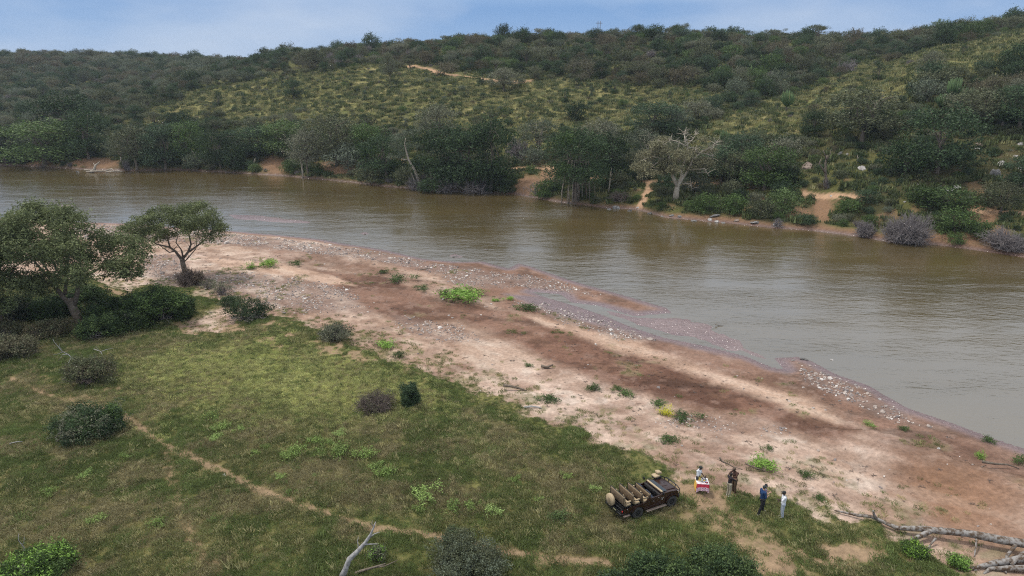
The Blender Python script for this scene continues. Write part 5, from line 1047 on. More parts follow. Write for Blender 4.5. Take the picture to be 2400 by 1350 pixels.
# ------------------------------------------------------------ stones one can pick out on the sandbar
for a in [(2200,1049,10,9,'pale_rock','largest white stone, alone on the sand near the right edge'),(1846,936,10,6,'dark_rock','dark stone at the end of the mud flat'),(1886,840,26,9,'dark_rock','dark clod on the tip of the stony point'),(2062,934,10,7,'pale_rock','tan stone among the pebbles of the point'),(1966,938,9,6,'rock','blue-grey stone on the brown sand'),
          (1950,842,9,6,'pale_rock','pale stone near the tip of the stony point'),(1598,1043,8,7,'pale_rock','white stone below the dusty green shrub'),(1905,955,12,5,'pale_rock','long pale stone left of the pebbled point'),(1935,960,8,5,'pale_rock','pale stone next to the long one'),(2005,900,8,6,'pale_rock','buff stone high on the pebbled point'),
          (560,663,9,6,'pale_rock','white stone on the upper gravel right of the flood debris'),(1378,874-20,6,4,'pale_rock','tiny white stone on the pale sand'),(1038,700,12,5,'pale_rock','flat pale stone lying on the mud'),(1052,738,8,4,'pale_rock','white flake on the mud left part'),(1060,744,8,4,'pale_rock','white flake on the mud, lower one'),
          (1810,1095,5,4,'pale_rock','small white stone behind the fresh green shrub'),(1832,1116,5,4,'pale_rock','small white stone above the right-hand man'),(2085,1100,5,4,'pale_rock','tiny pale stone on the reddish sand'),(1785,1020,5,4,'pale_rock','tiny pale stone on the open sand'),(525,1112,16,7,'pale_rock','flat pale stone beside the footpath')]:
    rock(*a, nm='stone')
# ------------------------------------------------------------ pebbles
pb = bpy.data.materials.new('pebbles'); pb.use_nodes = True; b = pb.node_tree.nodes['Principled BSDF']; b.inputs['Roughness'].default_value = .8
oi = N(pb, 'ShaderNodeObjectInfo'); cr = N(pb, 'ShaderNodeValToRGB'); e = cr.color_ramp.elements; e[0].color = (.16,.14,.135,1); e[1].color = (.66,.62,.58,1); x = e.new(.35); x.color = (.24,.20,.185,1); x = e.new(.75); x.color = (.42,.35,.30,1)
K(pb, oi.outputs['Random'], cr.inputs[0]); K(pb, cr.outputs[0], b.inputs['Base Color'])
ps = [src('pebble', rock_mesh(rng, pb, 1, f)) for f in (.5, .65, .8)]
NPB = 300000; yy = np.sqrt(rng.uniform(28**2, 150**2, NPB)); s_ = rng.uniform(-.85, .85, NPB); xx = s_*yy
g_ = gridval(grav, xx, yy); gr = gridval(grass, xx, yy); d_ = gridval(dn, xx, yy); cl_ = fbm(xx, yy, 1.8, 3, 700); ti = gridval(T_, xx, yy)
pr_ = np.clip(g_*1.9*sst(.30, .56, cl_)+.02*sst(.5, .7, cl_), 0, 1)*(d_ > .05)*(gr < .3)*(ti < -3)*(hz(xx, yy) > .075)
k = rng.random(NPB) < pr_; xx, yy = xx[k], yy[k]
scatter('pebbles', np.c_[xx, yy, hz(xx, yy)+.01], .045*np.exp(rng.normal(size=len(xx))*.5)*(1+yy/120)*np.where((xx > 20), 1.5, 1), ps, rng.integers(0, 3, len(xx)), 'grey and white pebbles strewn over the sandbar', 'pebbles', .3, 5)
# scraps of flood litter on the sand
lt = [src('litter', twiggy(rng, 1.2, .12, 40, .012, .22, M['brown_twig'])) for _ in range(3)]
NL = 6000; yy = np.sqrt(rng.uniform(30**2, 120**2, NL)); s_ = rng.uniform(-.6, .8, NL); xx = s_*yy; k = (gridval(dn, xx, yy) > 3) & (gridval(grass, xx, yy) < .3) & (gridval(T_, xx, yy) < -3) & (fbm(xx, yy, 3, 3, 710) > .52); xx, yy = xx[k], yy[k]
scatter('flood_litter', np.c_[xx, yy, hz(xx, yy)+.02], rng.uniform(.12, .6, len(xx))**1.3, lt, rng.integers(0, 3, len(xx)), 'scattered dry twigs and flood litter on the sand', 'litter', .05, 6)
# ------------------------------------------------------------ meadow grass
GM = [leafmat('meadow_grass', (.115,.115,.050,1), (.086,.092,.038,1), (.165,.145,.075,1), .35, .3, .25, 2.55), leafmat('meadow_green', (.078,.098,.034,1), (.064,.080,.028,1), None, .35, .3, .25, 2.5), leafmat('dry_grass', (.135,.122,.066,1), (.11,.10,.052,1), (.16,.14,.08,1), .35, .3, .25, 2.55), leafmat('light_grass', (.215,.215,.095,1), (.17,.18,.07,1), None, .35, .3, .25, 2.55)]
gs = []
for m_, h_, w_ in ((GM[0],.22,.0075),(GM[1],.20,.009),(GM[2],.21,.007),(GM[3],.22,.008)):
    for k in range(2): gs.append(src('g', tuft(rng, m_, 46, h_, .30, w_, .9)))
gs.append(src('g', tuft(rng, GM[1], 40, .32, .25, .012, .7))); gs.append(src('g', tuft(rng, GM[0], 30, .38, .22, .008, .6)))
NM = 420000; yy = np.sqrt(rng.uniform(25**2, 105**2, NM)); s_ = rng.uniform(-1.0, 1.0, NM); xx = s_*yy
gr = gridval(grass, xx, yy); bb_ = gridval(dirt, xx, yy); dd = gridval(dg, xx, yy); li = gridval(light, xx, yy); a1 = fbm(xx, yy, 6, 5, 101, .6); a2 = fbm(xx, yy, 3, 4, 71); a3 = fbm(xx, yy, 1.1, 3, 720)
k = (rng.random(NM) < np.clip(gr*(1-bb_*1.05)*(.35+.9*a3), 0, 1)) & (gridval(T_, xx, yy) < -3); xx, yy, a1, a2, a3, li, dd = xx[k], yy[k], a1[k], a2[k], a3[k], li[k], dd[k]
n = len(xx); u = rng.random(n); idx = np.where(u < .55, 0, 2)
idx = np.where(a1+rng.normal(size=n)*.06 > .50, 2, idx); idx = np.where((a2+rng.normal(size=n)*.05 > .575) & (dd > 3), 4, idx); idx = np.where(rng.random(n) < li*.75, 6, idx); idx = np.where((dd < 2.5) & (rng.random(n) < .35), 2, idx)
idx = idx+rng.integers(0, 2, n); idx = np.where(rng.random(n) < .03*(a1 > .5)+.006, 8, idx); idx = np.where(rng.random(n) < .05, 9, idx)
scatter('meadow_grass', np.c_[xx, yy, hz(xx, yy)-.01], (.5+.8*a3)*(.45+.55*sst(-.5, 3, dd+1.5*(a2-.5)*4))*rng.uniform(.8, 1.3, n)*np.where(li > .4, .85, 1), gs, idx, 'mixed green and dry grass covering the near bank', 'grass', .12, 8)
# sparse tufts on the sand
NM = 40000; yy = np.sqrt(rng.uniform(28**2, 130**2, NM)); s_ = rng.uniform(-.7, .8, NM); xx = s_*yy; c_ = 1.3*gridval(sc, xx, yy)+.35*gridval(bare, xx, yy)*gridval(grass, xx, yy)+.25*(sst(.62, .70, fbm(xx, yy, 2.2, 3, 730)))*(gridval(dg, xx, yy) > -9)
k = (rng.random(NM) < c_) & (gridval(dn, xx, yy) > 3) & (gridval(T_, xx, yy) < -3); xx, yy = xx[k], yy[k]
scatter('sand_weeds', np.c_[xx, yy, hz(xx, yy)-.01], rng.uniform(.4, 1.1, len(xx)), gs, rng.integers(0, 4, len(xx)), 'sparse weeds and grass tufts dotted over the sand', 'weeds', .1, 9)
# ------------------------------------------------------------ open safari vehicle
VM = {'brown': mat('brown_paint', (.032,.013,.009,1), .25, .1, .6), 'black': mat('black_steel', (.012,.012,.013,1), .45), 'tan': grained('tan_canvas', (.38,.29,.18,1), (.46,.36,.235,1), 9, .85, .15), 'dtan': grained('tan_canvas_back', (.12,.085,.055,1), (.21,.155,.10,1), 9, .9, .15),
      'tyre': grained('tyre_rubber', (.035,.035,.037,1), (.07,.066,.062,1), 12, .85, .2), 'rim': mat('dark_rim', (.05,.05,.055,1), .4, .5), 'navy': mat('navy_seat', (.012,.02,.045,1), .6), 'glass': mat('dark_glass', (.02,.03,.04,1), .08), 'red': mat('red_lens', (.55,.03,.02,1), .3),
      'white': mat('white_print', (.75,.72,.68,1), .6), 'step': grained('dusty_step', (.13,.10,.085,1), (.22,.18,.15,1), 8, .8, .1), 'clear': mat('pale_lens', (.75,.74,.7,1), .15), 'plate': mat('number_plate', (.6,.55,.3,1), .5), 'floor': mat('dark_floor', (.02,.017,.015,1), .8)}
wr, wf = P(1497, 1212), P(1575, 1185); hd = math.atan2(wf.y-wr.y, wf.x-wr.x); dist = math.hypot(wf.x-wr.x, wf.y-wr.y); vs = dist/2.8
print('vehicle scale', vs, 'heading', math.degrees(hd))
vs = min(max(vs, .9), 1.08)
cs, sn = math.cos(hd), math.sin(hd); side = Vector((sn, -cs, 0)); mid = (wr+wf)/2-side*.80*vs; mid -= Vector((cs, sn, 0))*.40*vs
mid.z = float(hz(mid.x, mid.y))+.0
veh = thing('safari_vehicle', mid, 'open-top dark brown safari vehicle with tan canvas seats parked on the grass', 'vehicle', None, hd, (vs, vs, vs))
def part(nm, mb, m, parent=veh): return mb.obj(nm, m, parent)
def arch(cx, r, a0, a1, n=9): return [(cx+r*math.cos(a), .40+r*math.sin(a)) for a in np.linspace(a0, a1, n)]
prof = [(-2.22,.62),(-2.25,.96),(-.45,.99),(-.40,1.16),(.68,1.18),(.80,1.24),(1.5,1.22),(2.08,1.14),(2.16,1.05),(2.18,.70),(2.17,.66)]+arch(1.67,.50,.45,math.pi-.2)+[(1.15,.46),(-.58,.46)]+arch(-1.13,.48,.1,math.pi-.5)+[(-1.63,.62)]
for s in (-1, 1):
    mb = MB(); n_ = len(prof); y0, y1 = s*.86, s*.80; mb.add([(x, y0, z) for x, z in prof]+[(x, y1, z) for x, z in prof], [tuple(range(n_)) if s > 0 else tuple(range(n_-1, -1, -1)), tuple(range(2*n_-1, n_-1, -1)) if s > 0 else tuple(range(n_, 2*n_))]+[(i, (i+1) % n_, n_+(i+1) % n_, n_+i) for i in range(n_)])
    part('side_panel', mb, VM['brown'])
    mb = MB()
    for cx, r, a0, a1 in ((1.67, .50, .30, math.pi-.15), (-1.13, .48, .12, math.pi-.3)):
        A = arch(cx, r, a0, a1, 10); B = arch(cx, r+.07, a0, a1, 10)
        mb.add([(x, s*.865, z) for x, z in A]+[(x, s*.865, z) for x, z in B]+[(x, s*.93, z) for x, z in A]+[(x, s*.93, z+.01) for x, z in B], [(i, i+1, i+11, i+10) for i in range(9)]+[(20+i, 30+i, 31+i, 21+i) for i in range(9)]+[(10+i, 11+i, 31+i, 30+i) for i in range(9)])
    part('wheel_arch', mb, VM['brown'])
    mb = MB(); mb.box((.30, s*.868, .84), (.80, .012, .52), 0, None, .004); d = part('door', mb, VM['brown'])
    mb = MB(); mb.box((.0, s*.885, .98), (.12, .02, .025)); mb.obj('handle', VM['black'], d)
mb = MB(); mb.box((.7, 0, .62), (2.9, 1.58, .06)); mb.box((-1.4, 0, .70), (1.66, 1.58, .06)); part('floor', mb, VM['floor'])
mb = MB(); mb.box((1.45, 0, 1.185), (1.28, 1.18, .10), 0, Matrix.Rotation(.05, 3, 'Y'), .035); mb.box((1.45, .70, 1.155), (1.28, .24, .06), 0, Matrix.Rotation(.055, 3, 'Y'), .02); mb.box((1.45, -.70, 1.155), (1.28, .24, .06), 0, Matrix.Rotation(.055, 3, 'Y'), .02); hood = part('hood', mb, VM['brown'])
mb = MB(); mb.box((1.42, 0, 1.245), (.8, .34, .03), 0, Matrix.Rotation(.05, 3, 'Y'), .012); mb.obj('hood_scoop', VM['brown'], hood)
mb = MB(); mb.box((2.13, 0, .88), (.08, 1.62, .48)); part('front_panel', mb, VM['brown']); mb = MB(); mb.box((2.18, 0, .93), (.04, .84, .30)); part('grille', mb, VM['black'])
for s in (-1, 1):
    mb = MB(); mb.ell((2.18, s*.60, .95), (.05, .10, .10)); part('headlight', mb, VM['clear'])
    mb = MB(); mb.box((2.17, s*.80, 1.02), (.07, .08, .08)); part('indicator', mb, VM['clear'])
    mb = MB(); mb.box((-2.31, s*.76, .78), (.05, .09, .13), 0, None, .01); part('tail_light', mb, VM['red'])
mb = MB(); mb.box((-2.24, 0, .84), (.05, 1.62, .50)); part('tailgate', mb, VM['black'])
mb = MB(); mb.box((-2.38, 0, .60), (.22, 1.74, .16), 0, None, .02); part('rear_bumper', mb, VM['black']); mb = MB(); mb.box((2.25, 0, .66), (.16, 1.72, .20), 0, None, .03); part('front_bumper', mb, VM['black'])
mb = MB(); mb.tube([(2.32,-.78,.7),(2.34,-.78,1.12),(2.34,-.55,1.24),(2.34,.55,1.24),(2.34,.78,1.12),(2.32,.78,.7)], .035, 0, 7); mb.tube([(2.34,-.78,.98),(2.34,.78,.98)], .028, 0, 6)
for y in (-.35, .35): mb.tube([(2.33, y, .7), (2.34, y, 1.24)], .03, 0, 6)
mb.tube([(2.34,.78,1.12),(2.1,.86,1.26),(1.2,.88,1.33),(.85,.86,1.28)], .028, 0, 6); part('bull_bar', mb, VM['black'])
mb = MB(); mb.box((-2.46,.35,.84), (.05,.34,.36)); mb.box((-2.46,-.42,.80), (.05,.5,.06)); mb.tube([(-2.46,-.84,.55),(-2.46,-.84,1.08),(-2.46,.84,1.08),(-2.46,.84,.55)], .028, 0, 6); mb.tube([(-2.46,-.84,.82),(-2.46,.84,.82)], .024, 0, 6); mb.tube([(-2.46,.1,.55),(-2.46,.1,1.08)], .02, 0, 5); part('rear_rack', mb, VM['black'])
mb = MB(); mb.box((-2.50, .35, .80), (.02, .12, .14)); mb.box((-2.50, -.18, .72), (.02, .3, .07)); part('number_plate', mb, VM['plate'])
for s in (-1, 1):
    mb = MB(); mb.box((.28, s*.99, .42), (1.60, .20, .05), 0, None, .012); part('side_step', mb, VM['step'])
    mb = MB(); mb.box((-2.08, s*.93, .52), (.50, .16, .05), 0, None, .012); part('rear_step', mb, VM['step'])
def lathe(mb, prof, n=26, mi=0, c=(0, 0, 0)):
    V = []; F = []; k = len(prof)
    for i in range(n):
        a = 2*math.pi*i/n
        for r, y in prof: V.append((c[0]+r*math.cos(a), c[1]+y, c[2]+r*math.sin(a)))
    for i in range(n):
        for j in range(k-1): F.append((i*k+j, ((i+1) % n)*k+j, ((i+1) % n)*k+j+1, i*k+j+1))
    mb.add(V, F, mi, True)
for sx in (-1.13, 1.67):
    for s in (-1, 1):
        t_ = MB(); lathe(t_, [(.20,-.10),(.25,-.13),(.36,-.13),(.395,-.10),(.40,0),(.395,.10),(.36,.13),(.25,.13),(.20,.10),(.20,-.10)])
        for k in range(24):
            a = 2*math.pi*k/24; t_.box((.405*math.cos(a), 0, .405*math.sin(a)), (.025, .22, .05), 0, Matrix.Rotation(-a, 3, 'Y'))
        w_ = t_.obj('wheel', VM['tyre'], veh, (sx, s*.79, .40)); r_ = MB(); lathe(r_, [(.20,-.09),(.21,.09),(.16,.06),(.06,.07),(.0,.07)] if s > 0 else [(.20,.09),(.21,-.09),(.16,-.06),(.06,-.07),(.0,-.07)])
        for k in range(6): a = math.pi*k/3; r_.box((.12*math.cos(a), s*.085, .12*math.sin(a)), (.15, .03, .045), 0, Matrix.Rotation(-a, 3, 'Y'))
        r_.ell((0, s*.09, 0), (.045, .03, .045), 0, 8, 5); r_.obj('rim', VM['rim'], w_)
mb = MB(); lathe(mb, [(0,-.13),(.20,-.135),(.34,-.12),(.39,-.06),(.40,.04),(.38,.11),(.0,.12)], 28); V = [(-(v[1])*1.0, v[0], v[2]) for v in mb.V]; mb.V = [(-2.62+v[0]*-1*-1, v[1]+.12, v[2]+1.30) for v in V]; sp = part('spare_wheel_cover', mb, VM['tan'])
mb = MB(); em = [(-2.765, .12+.14*math.cos(a), 1.30+.14*math.sin(a)) for a in np.linspace(.9, 5.3, 12)]; mb.tube(em, .010, 0, 5); mb.tube([(-2.765,.07,1.24),(-2.765,.13,1.28),(-2.765,.10,1.33),(-2.765,.17,1.37)], .012, 0, 5); mb.obj('emblem', VM['dtan'], sp)
mb = MB(); mb.box((-2.45, .12, 1.15), (.16, .12, .30)); part('spare_wheel_bracket', mb, VM['black'])
rows = [(-2.16, 1.14, 1.84), (-1.45, 1.08, 1.78), (-.75, 1.00, 1.66), (-.10, .98, 1.46)]
for i, (x, z0, z1) in enumerate(rows):
    lean = -.10; R_ = Matrix.Rotation(lean, 3, 'Y'); h_ = z1-z0
    mb = MB(); mb.box((x+.02, 0, (z0+z1)/2), (.06, 1.56, h_), 0, R_, .025); bk = part('backrest', mb, VM['tan'])
    mb = MB(); mb.box((x-.035, 0, (z0+z1)/2-.02), (.03, 1.44, h_-.13), 0, R_, .008); mb.obj('back_panel', VM['dtan'], bk)
    xt = x+lean*h_/2*1.0; mb = MB(); mb.tube([(x+.04,-.81,z0-.12),(x,-.81,(z0+z1)/2),(xt,-.80,z1-.08),(xt,-.70,z1+.02)], .022, 0, 6); mb.tube([(x+.04,.81,z0-.12),(x,.81,(z0+z1)/2),(xt,.80,z1-.08),(xt,.70,z1+.02),(xt,-.70,z1+.02)], .022, 0, 6); part('seat_frame', mb, VM['black'])
    if i < 3:
        mb = MB(); mb.box((x+.30, 0, z0-.02), (.46, 1.50, .12), 0, None, .03); part('seat_cushion', mb, VM['tan'])
        mb = MB(); mb.box((x+.26, 0, z0-.22), (.38, 1.46, .28)); part('seat_base', mb, VM['black'])
        for y in (-.74, -.01, .74): mb = MB(); mb.box((x+.30, y, z0+.24), (.40, .10, .09), 0, None, .025); part('armrest', mb, VM['tan'])
        mb = MB(); mb.tube([(x+.55,-.83,.98),(x+.55,-.83,1.32),(x+.10,-.83,1.34)], .018, 0, 6); mb.tube([(x+.55,.83,.98),(x+.55,.83,1.32),(x+.10,.83,1.34)], .018, 0, 6); part('grab_rail', mb, VM['black'])
mb = MB(); mb.box((-2.10, -.50, 1.42), (.12, .46, .40), 0, None, .05); part('bolster', mb, VM['tan'])
for y in (-.42, .42):
    mb = MB(); mb.box((.10, y, .98), (.46, .50, .14), 0, None, .04); s_ = part('front_seat', mb, VM['navy']); mb = MB(); mb.box((-.02, y, 1.22), (.12, .48, .50), 0, Matrix.Rotation(-.15, 3, 'Y'), .04); mb.obj('seat_back', VM['navy'], s_)
mb = MB(); mb.box((.68, 0, 1.10), (.18, 1.56, .24), 0, None, .04); part('dashboard', mb, VM['floor'])
mb = MB(); R_ = Matrix.Rotation(-.6, 3, 'Y'); mb.tube([Vector((.50,-.42,1.27))+R_ @ Vector((.0+.0, .19*math.cos(a), .19*math.sin(a))) for a in np.linspace(0, 2*math.pi, 20)], .018, 0, 6); mb.tube([(.50,-.42,1.27),(.66,-.42,1.16)], .02, 0, 6)
for a in (0, 2.1, 4.2): mb.tube([(.50,-.42,1.27), Vector((.50,-.42,1.27))+R_ @ Vector((0, .18*math.cos(a), .18*math.sin(a)))], .012, 0, 5)
part('steering_wheel', mb, VM['black'])
mb = MB(); mb.box((.86, 0, 1.33), (.13, 1.60, .10), 0, None, .04); part('folded_windscreen_cover', mb, VM['tan']); mb = MB(); mb.box((1.10, 0, 1.275), (.40, 1.46, .012)); part('folded_windscreen', mb, VM['glass'])
mb = MB(); mb.box((1.72, .98, 1.34), (.42, .44, .15), 0, None, .05); trk = part('tracker_seat', mb, VM['tan']); mb = MB(); mb.box((1.98, 1.02, 1.52), (.36, .38, .16), 0, Matrix.Rotation(.25, 3, 'Y'), .05); mb.obj('seat_pad', VM['tan'], trk); mb = MB(); mb.box((1.82, .95, 1.22), (.5, .4, .10)); mb.tube([(1.8,.95,1.2),(2.1,.85,.8)], .03, 0, 6); mb.obj('bracket', VM['black'], trk)
for i, (x, z, a, l) in enumerate([(.98,.90,.5,.10),(1.02,.98,2.3,.09),(.90,.96,1.2,.08),(1.07,.90,-.3,.07),(.86,.88,2.8,.07),(.95,.83,.1,.08)]):
    mb = MB(); c = Vector((x-.12, -.882, z)); d = Vector((math.cos(a), 0, math.sin(a))); n_ = Vector((-math.sin(a), 0, math.cos(a)))
    mb.add([c-d*l*.5, c+n_*l*.22-d*l*.1, c+d*l*.5, c-n_*l*.22+d*l*.05, c+Vector((0,-.004,0))], [(0,4,1),(1,4,2),(2,4,3),(3,4,0)]); part('door_emblem', mb, VM['white'])
for x, z in ((.52, 1.06), (.12, .92), (-2.0, .92)): mb = MB(); mb.box((x, -.872, z), (.05, .01, .03)); part('small_mark', mb, VM['white'])
for s in (-1, 1): mb = MB(); mb.tube([(.72, s*.86, 1.2), (.76, s*.98, 1.32)], .012, 0, 5); mb.box((.76, s*1.04, 1.36), (.05, .16, .20), 0, None, .02); part('wing_mirror', mb, VM['black'])
# ------------------------------------------------------------ people
def remesh(mb, name, m, vox, it=2):
    me = mb.mesh('tmp', [m]); o = bpy.data.objects.new('tmp', me); COL.objects.link(o)
    md = o.modifiers.new('r', 'REMESH'); md.mode = 'VOXEL'; md.voxel_size = vox; md.use_smooth_shade = True
    s = o.modifiers.new('s', 'SMOOTH'); s.factor = .5; s.iterations = it
    dg_ = bpy.context.evaluated_depsgraph_get(); r = bpy.data.meshes.new_from_object(o.evaluated_get(dg_)); r.name = name
    bpy.data.objects.remove(o); r.materials.clear(); r.materials.append(m); return r
def cap(mb, a, b, r0, r1, n=10):
    a, b = Vector(a), Vector(b); d = (b-a); L_ = d.length; d = d/(L_+1e-9); pts = []; rs = []
    for k in (1, .75, .4, 0): pts.append(a-d*r0*k); rs.append(max(r0*math.sqrt(max(0, 1-k*k)), .002))
    for k in (0, .4, .75, 1): pts.append(b+d*r1*k); rs.append(max(r1*math.sqrt(max(0, 1-k*k)), .002))
    mb.tube(pts, rs, 0, n)
BASE = dict(pelvis=(0,0,.95), waist=(0,.01,1.08), chest=(0,.0,1.30), neck=(0,-.01,1.46), head=(0,.03,1.635), shL=(.18,0,1.42), elL=(.23,-.03,1.14), wrL=(.24,.05,.90), shR=(-.18,0,1.42), elR=(-.23,-.03,1.14), wrR=(-.24,.05,.90),
            hipL=(.09,0,.92), knL=(.10,.02,.50), anL=(.10,-.02,.09), hipR=(-.09,0,.92), knR=(-.10,.02,.50), anR=(-.10,-.02,.09))
def person(label, loc, face, pose, H, top, legs, skin, hair, hat=None, sleeve=.55, shoe=(.03,.03,.03,1), woman=False, extra=None):
    """face: heading as a ground vector; pose overrides joints (local, +Y is forward, 1.75 m figure)"""
    J = dict(BASE); J.update(pose); J = {k: Vector(v) for k, v in J.items()}; s = H/1.75
    t = thing('person', loc, label, 'person', None, math.atan2(face[1], face[0])-math.pi/2, (s, s, s)); sk = mat('skin', skin, .55); w = .92 if woman else 1
    b = MB(); hd_ = J['head']; b.ell(hd_, (.076,.093,.112), 0, 16, 12); b.ell(hd_+Vector((0,.025,-.055)), (.055,.06,.06), 0, 12, 8); b.ell(hd_+Vector((0,.10,-.012)), (.013,.02,.022), 0, 8, 6)
    for e in (-1, 1): b.ell(hd_+Vector((e*.077, -.005, -.01)), (.011,.02,.03), 0, 8, 6)
    b.ell(hd_+Vector((0,.088,-.055)), (.024,.012,.008), 0, 8, 5)
    cap(b, J['neck']-Vector((0,0,.03)), hd_-Vector((0,.02,.07)), .056*w, .054*w)
    cap(b, J['pelvis'], J['waist'], .125, .115*w); cap(b, J['waist'], J['chest'], .115*w, .125*w)
    for sd_ in 'LR':
        cap(b, J['chest']+Vector((0,0,.02)), J['sh'+sd_], .10*w, .062*w); cap(b, J['sh'+sd_], J['el'+sd_], .052*w, .040*w); cap(b, J['el'+sd_], J['wr'+sd_], .040*w, .027*w)
        cap(b, J['pelvis'], J['hip'+sd_], .11, .10); cap(b, J['hip'+sd_], J['kn'+sd_], .085, .055); cap(b, J['kn'+sd_], J['an'+sd_], .055, .036)
        an = J['an'+sd_]; cap(b, an-Vector((0,.02,.04)), an+Vector((0,.14,-.055)), .036, .028)
        wr = J['wr'+sd_]; d = (wr-J['el'+sd_]).normalized(); sdv = Vector((1 if sd_ == 'L' else -1, 0, 0)); n_ = d.cross(Vector((0,1,0)) if abs(d.y) < .8 else Vector((0,0,1))).normalized(); pal = d.cross(n_).normalized()
        cap(b, wr, wr+d*.07, .026, .034)
        for k, (off, ln) in enumerate(((-.027,.068),(-.009,.078),(.009,.072),(.027,.056))):
            p0 = wr+d*.085+n_*off; p1 = p0+d*ln*.5+pal*.012; p2 = p1+(d*.6+pal*.8)*ln*.42; cap(b, p0, p1, .0105, .0095, 6); cap(b, p1, p2, .0095, .0085, 6)
        p0 = wr+d*.03-n_*.03; p1 = p0-n_*.022+d*.035; cap(b, p0, p1, .0125, .011, 6); cap(b, p1, p1+d*.028+pal*.015, .011, .0095, 6)
    link('body', remesh(b, 'body', sk, .010), t)
    for e in (-1, 1): m2 = MB(); m2.ell(hd_+Vector((e*.03,.083,.018)), (.012,.008,.008), 0, 8, 5); m2.obj('eye', mat('eye', (.03,.02,.015,1), .2), t)
    c = MB(); cap(c, J['waist']-Vector((0,0,.10)), J['waist'], .140*(.95 if woman else 1), .138*w); cap(c, J['waist'], J['chest'], .138*w, .150*w)
    for sd_ in 'LR':
        cap(c, J['chest']+Vector((0,0,.02)), J['sh'+sd_], .125*w, .078*w); e = J['sh'+sd_].lerp(J['el'+sd_], min(1, sleeve*2)); cap(c, J['sh'+sd_], e, .068*w, .056*w)
        if sleeve > .5: cap(c, J['el'+sd_], J['el'+sd_].lerp(J['wr'+sd_], (sleeve-.5)*2), .056*w, .042*w)
    cap(c, J['neck']-Vector((0,0,.05)), J['neck']-Vector((0,0,.0)), .078*w, .064*w); link('shirt', remesh(c, 'shirt', top, .014), t)
    c = MB()
    for sd_ in 'LR': cap(c, J['pelvis']+Vector((0,0,.03)), J['hip'+sd_], .128, .118); cap(c, J['hip'+sd_], J['kn'+sd_], .105, .078); cap(c, J['kn'+sd_], J['an'+sd_].lerp(J['kn'+sd_], .04), .078, .066)
    link('trousers', remesh(c, 'trousers', legs, .014), t)
    sm = mat('shoe', shoe, .6)
    for sd_ in 'LR': c = MB(); an = J['an'+sd_]; cap(c, an-Vector((0,.03,.045)), an+Vector((0,.05,-.02)), .046, .042); cap(c, an+Vector((0,.03,-.04)), an+Vector((0,.16,-.05)), .042, .036); link('shoe', remesh(c, 'shoe', sm, .012), t)
    c = MB(); c.ell(hd_+Vector((0,-.018,.03)), (.085,.096,.10), 0, 14, 10)
    if hair[1] == 'long': c.ell(hd_+Vector((0,-.055,-.06)), (.075,.06,.13), 0, 12, 8); c.ell(hd_+Vector((0,-.06,-.16)), (.07,.045,.08), 0, 12, 8)
    link('hair', remesh(c, 'hair', mat('hair', hair[0], .7), .012), t)
    if hat:
        c = MB(); c.ell(hd_+Vector((0,-.01,.052)), (.094,.106,.085), 0, 14, 10); c.ell(hd_+Vector((0,.115,.055)), (.07,.075,.012), 0, 12, 6); link('cap', remesh(c, 'cap', mat('cap', hat, .8), .011), t)
    if extra: extra(t, J)
    return t
SK = {'dark': (.055,.030,.020,1), 'fair': (.52,.30,.21,1), 'mid': (.30,.165,.105,1)}
def cloth(nm, a, b, sc=14): return grained(nm, a, b, sc, .85, .25)
WH = cloth('white_shirt', (.72,.73,.76,1), (.62,.64,.68,1)); 
def at(px, py): return P(px, py)
def apron(t, J):
    m2 = MB(); n_ = 9; V = []; F = []
    for j in range(6):
        z = 1.08-.5*j/5
        for i in range(n_): a = (i/(n_-1)-.5)*2.3; r = .155+.02*j/5+.006*math.sin(i*2.1); V.append((r*math.sin(a), .02+r*math.cos(a), z))
    for j in range(5):
        for i in range(n_-1): F.append((j*n_+i, j*n_+i+1, (j+1)*n_+i+1, (j+1)*n_+i))
    m2.add(V, F, 0, True); o = m2.obj('apron', cloth('yellow_apron', (.75,.60,.16,1), (.66,.52,.14,1)), t); md = o.modifiers.new('s', 'SOLIDIFY'); md.thickness = .012
person('server in white shirt and dark cap with yellow apron, standing behind the picnic table', at(1634, 1148), (.75, -.65), dict(head=(0,.10,1.60), neck=(0,.03,1.45), chest=(0,.02,1.30), elL=(.22,.08,1.16), wrL=(.14,.30,1.04), elR=(-.22,.08,1.16), wrR=(-.12,.32,1.02)), 1.74, WH, cloth('dark_trousers', (.03,.03,.035,1), (.05,.05,.055,1)), SK['dark'], ((.01,.009,.008,1), 'short'), (.03,.035,.03,1), extra=apron)
person('woman in black top, khaki trousers and white shoes hugging the man in brown', at(1707, 1163), (.92, .40), dict(head=(-.02,.11,1.60), chest=(0,.04,1.30), neck=(0,.04,1.46), elL=(.24,.22,1.26), wrL=(.10,.40,1.22), elR=(-.26,.20,1.20), wrR=(-.12,.40,1.14)), 1.63, cloth('black_top', (.018,.014,.018,1), (.03,.024,.028,1)), cloth('khaki_trousers', (.30,.27,.20,1), (.38,.34,.26,1)), SK['mid'], ((.012,.008,.006,1), 'long'), None, .75, (.7,.7,.68,1), True)
person('tall man in dark brown jacket and brown trousers hugging the woman in black', at(1719.5, 1154), (-.92, -.40), dict(head=(.04,.10,1.60), chest=(0,.03,1.30), neck=(0,.03,1.46), elL=(.25,.18,1.30), wrL=(.12,.42,1.28), elR=(-.25,.18,1.26), wrR=(-.10,.42,1.18)), 1.78, cloth('dark_brown_jacket', (.055,.026,.018,1), (.08,.04,.028,1)), cloth('brown_trousers', (.085,.055,.032,1), (.12,.08,.05,1)), SK['dark'], ((.02,.014,.01,1), 'short'), (.09,.06,.04,1), .95, (.06,.03,.02,1))
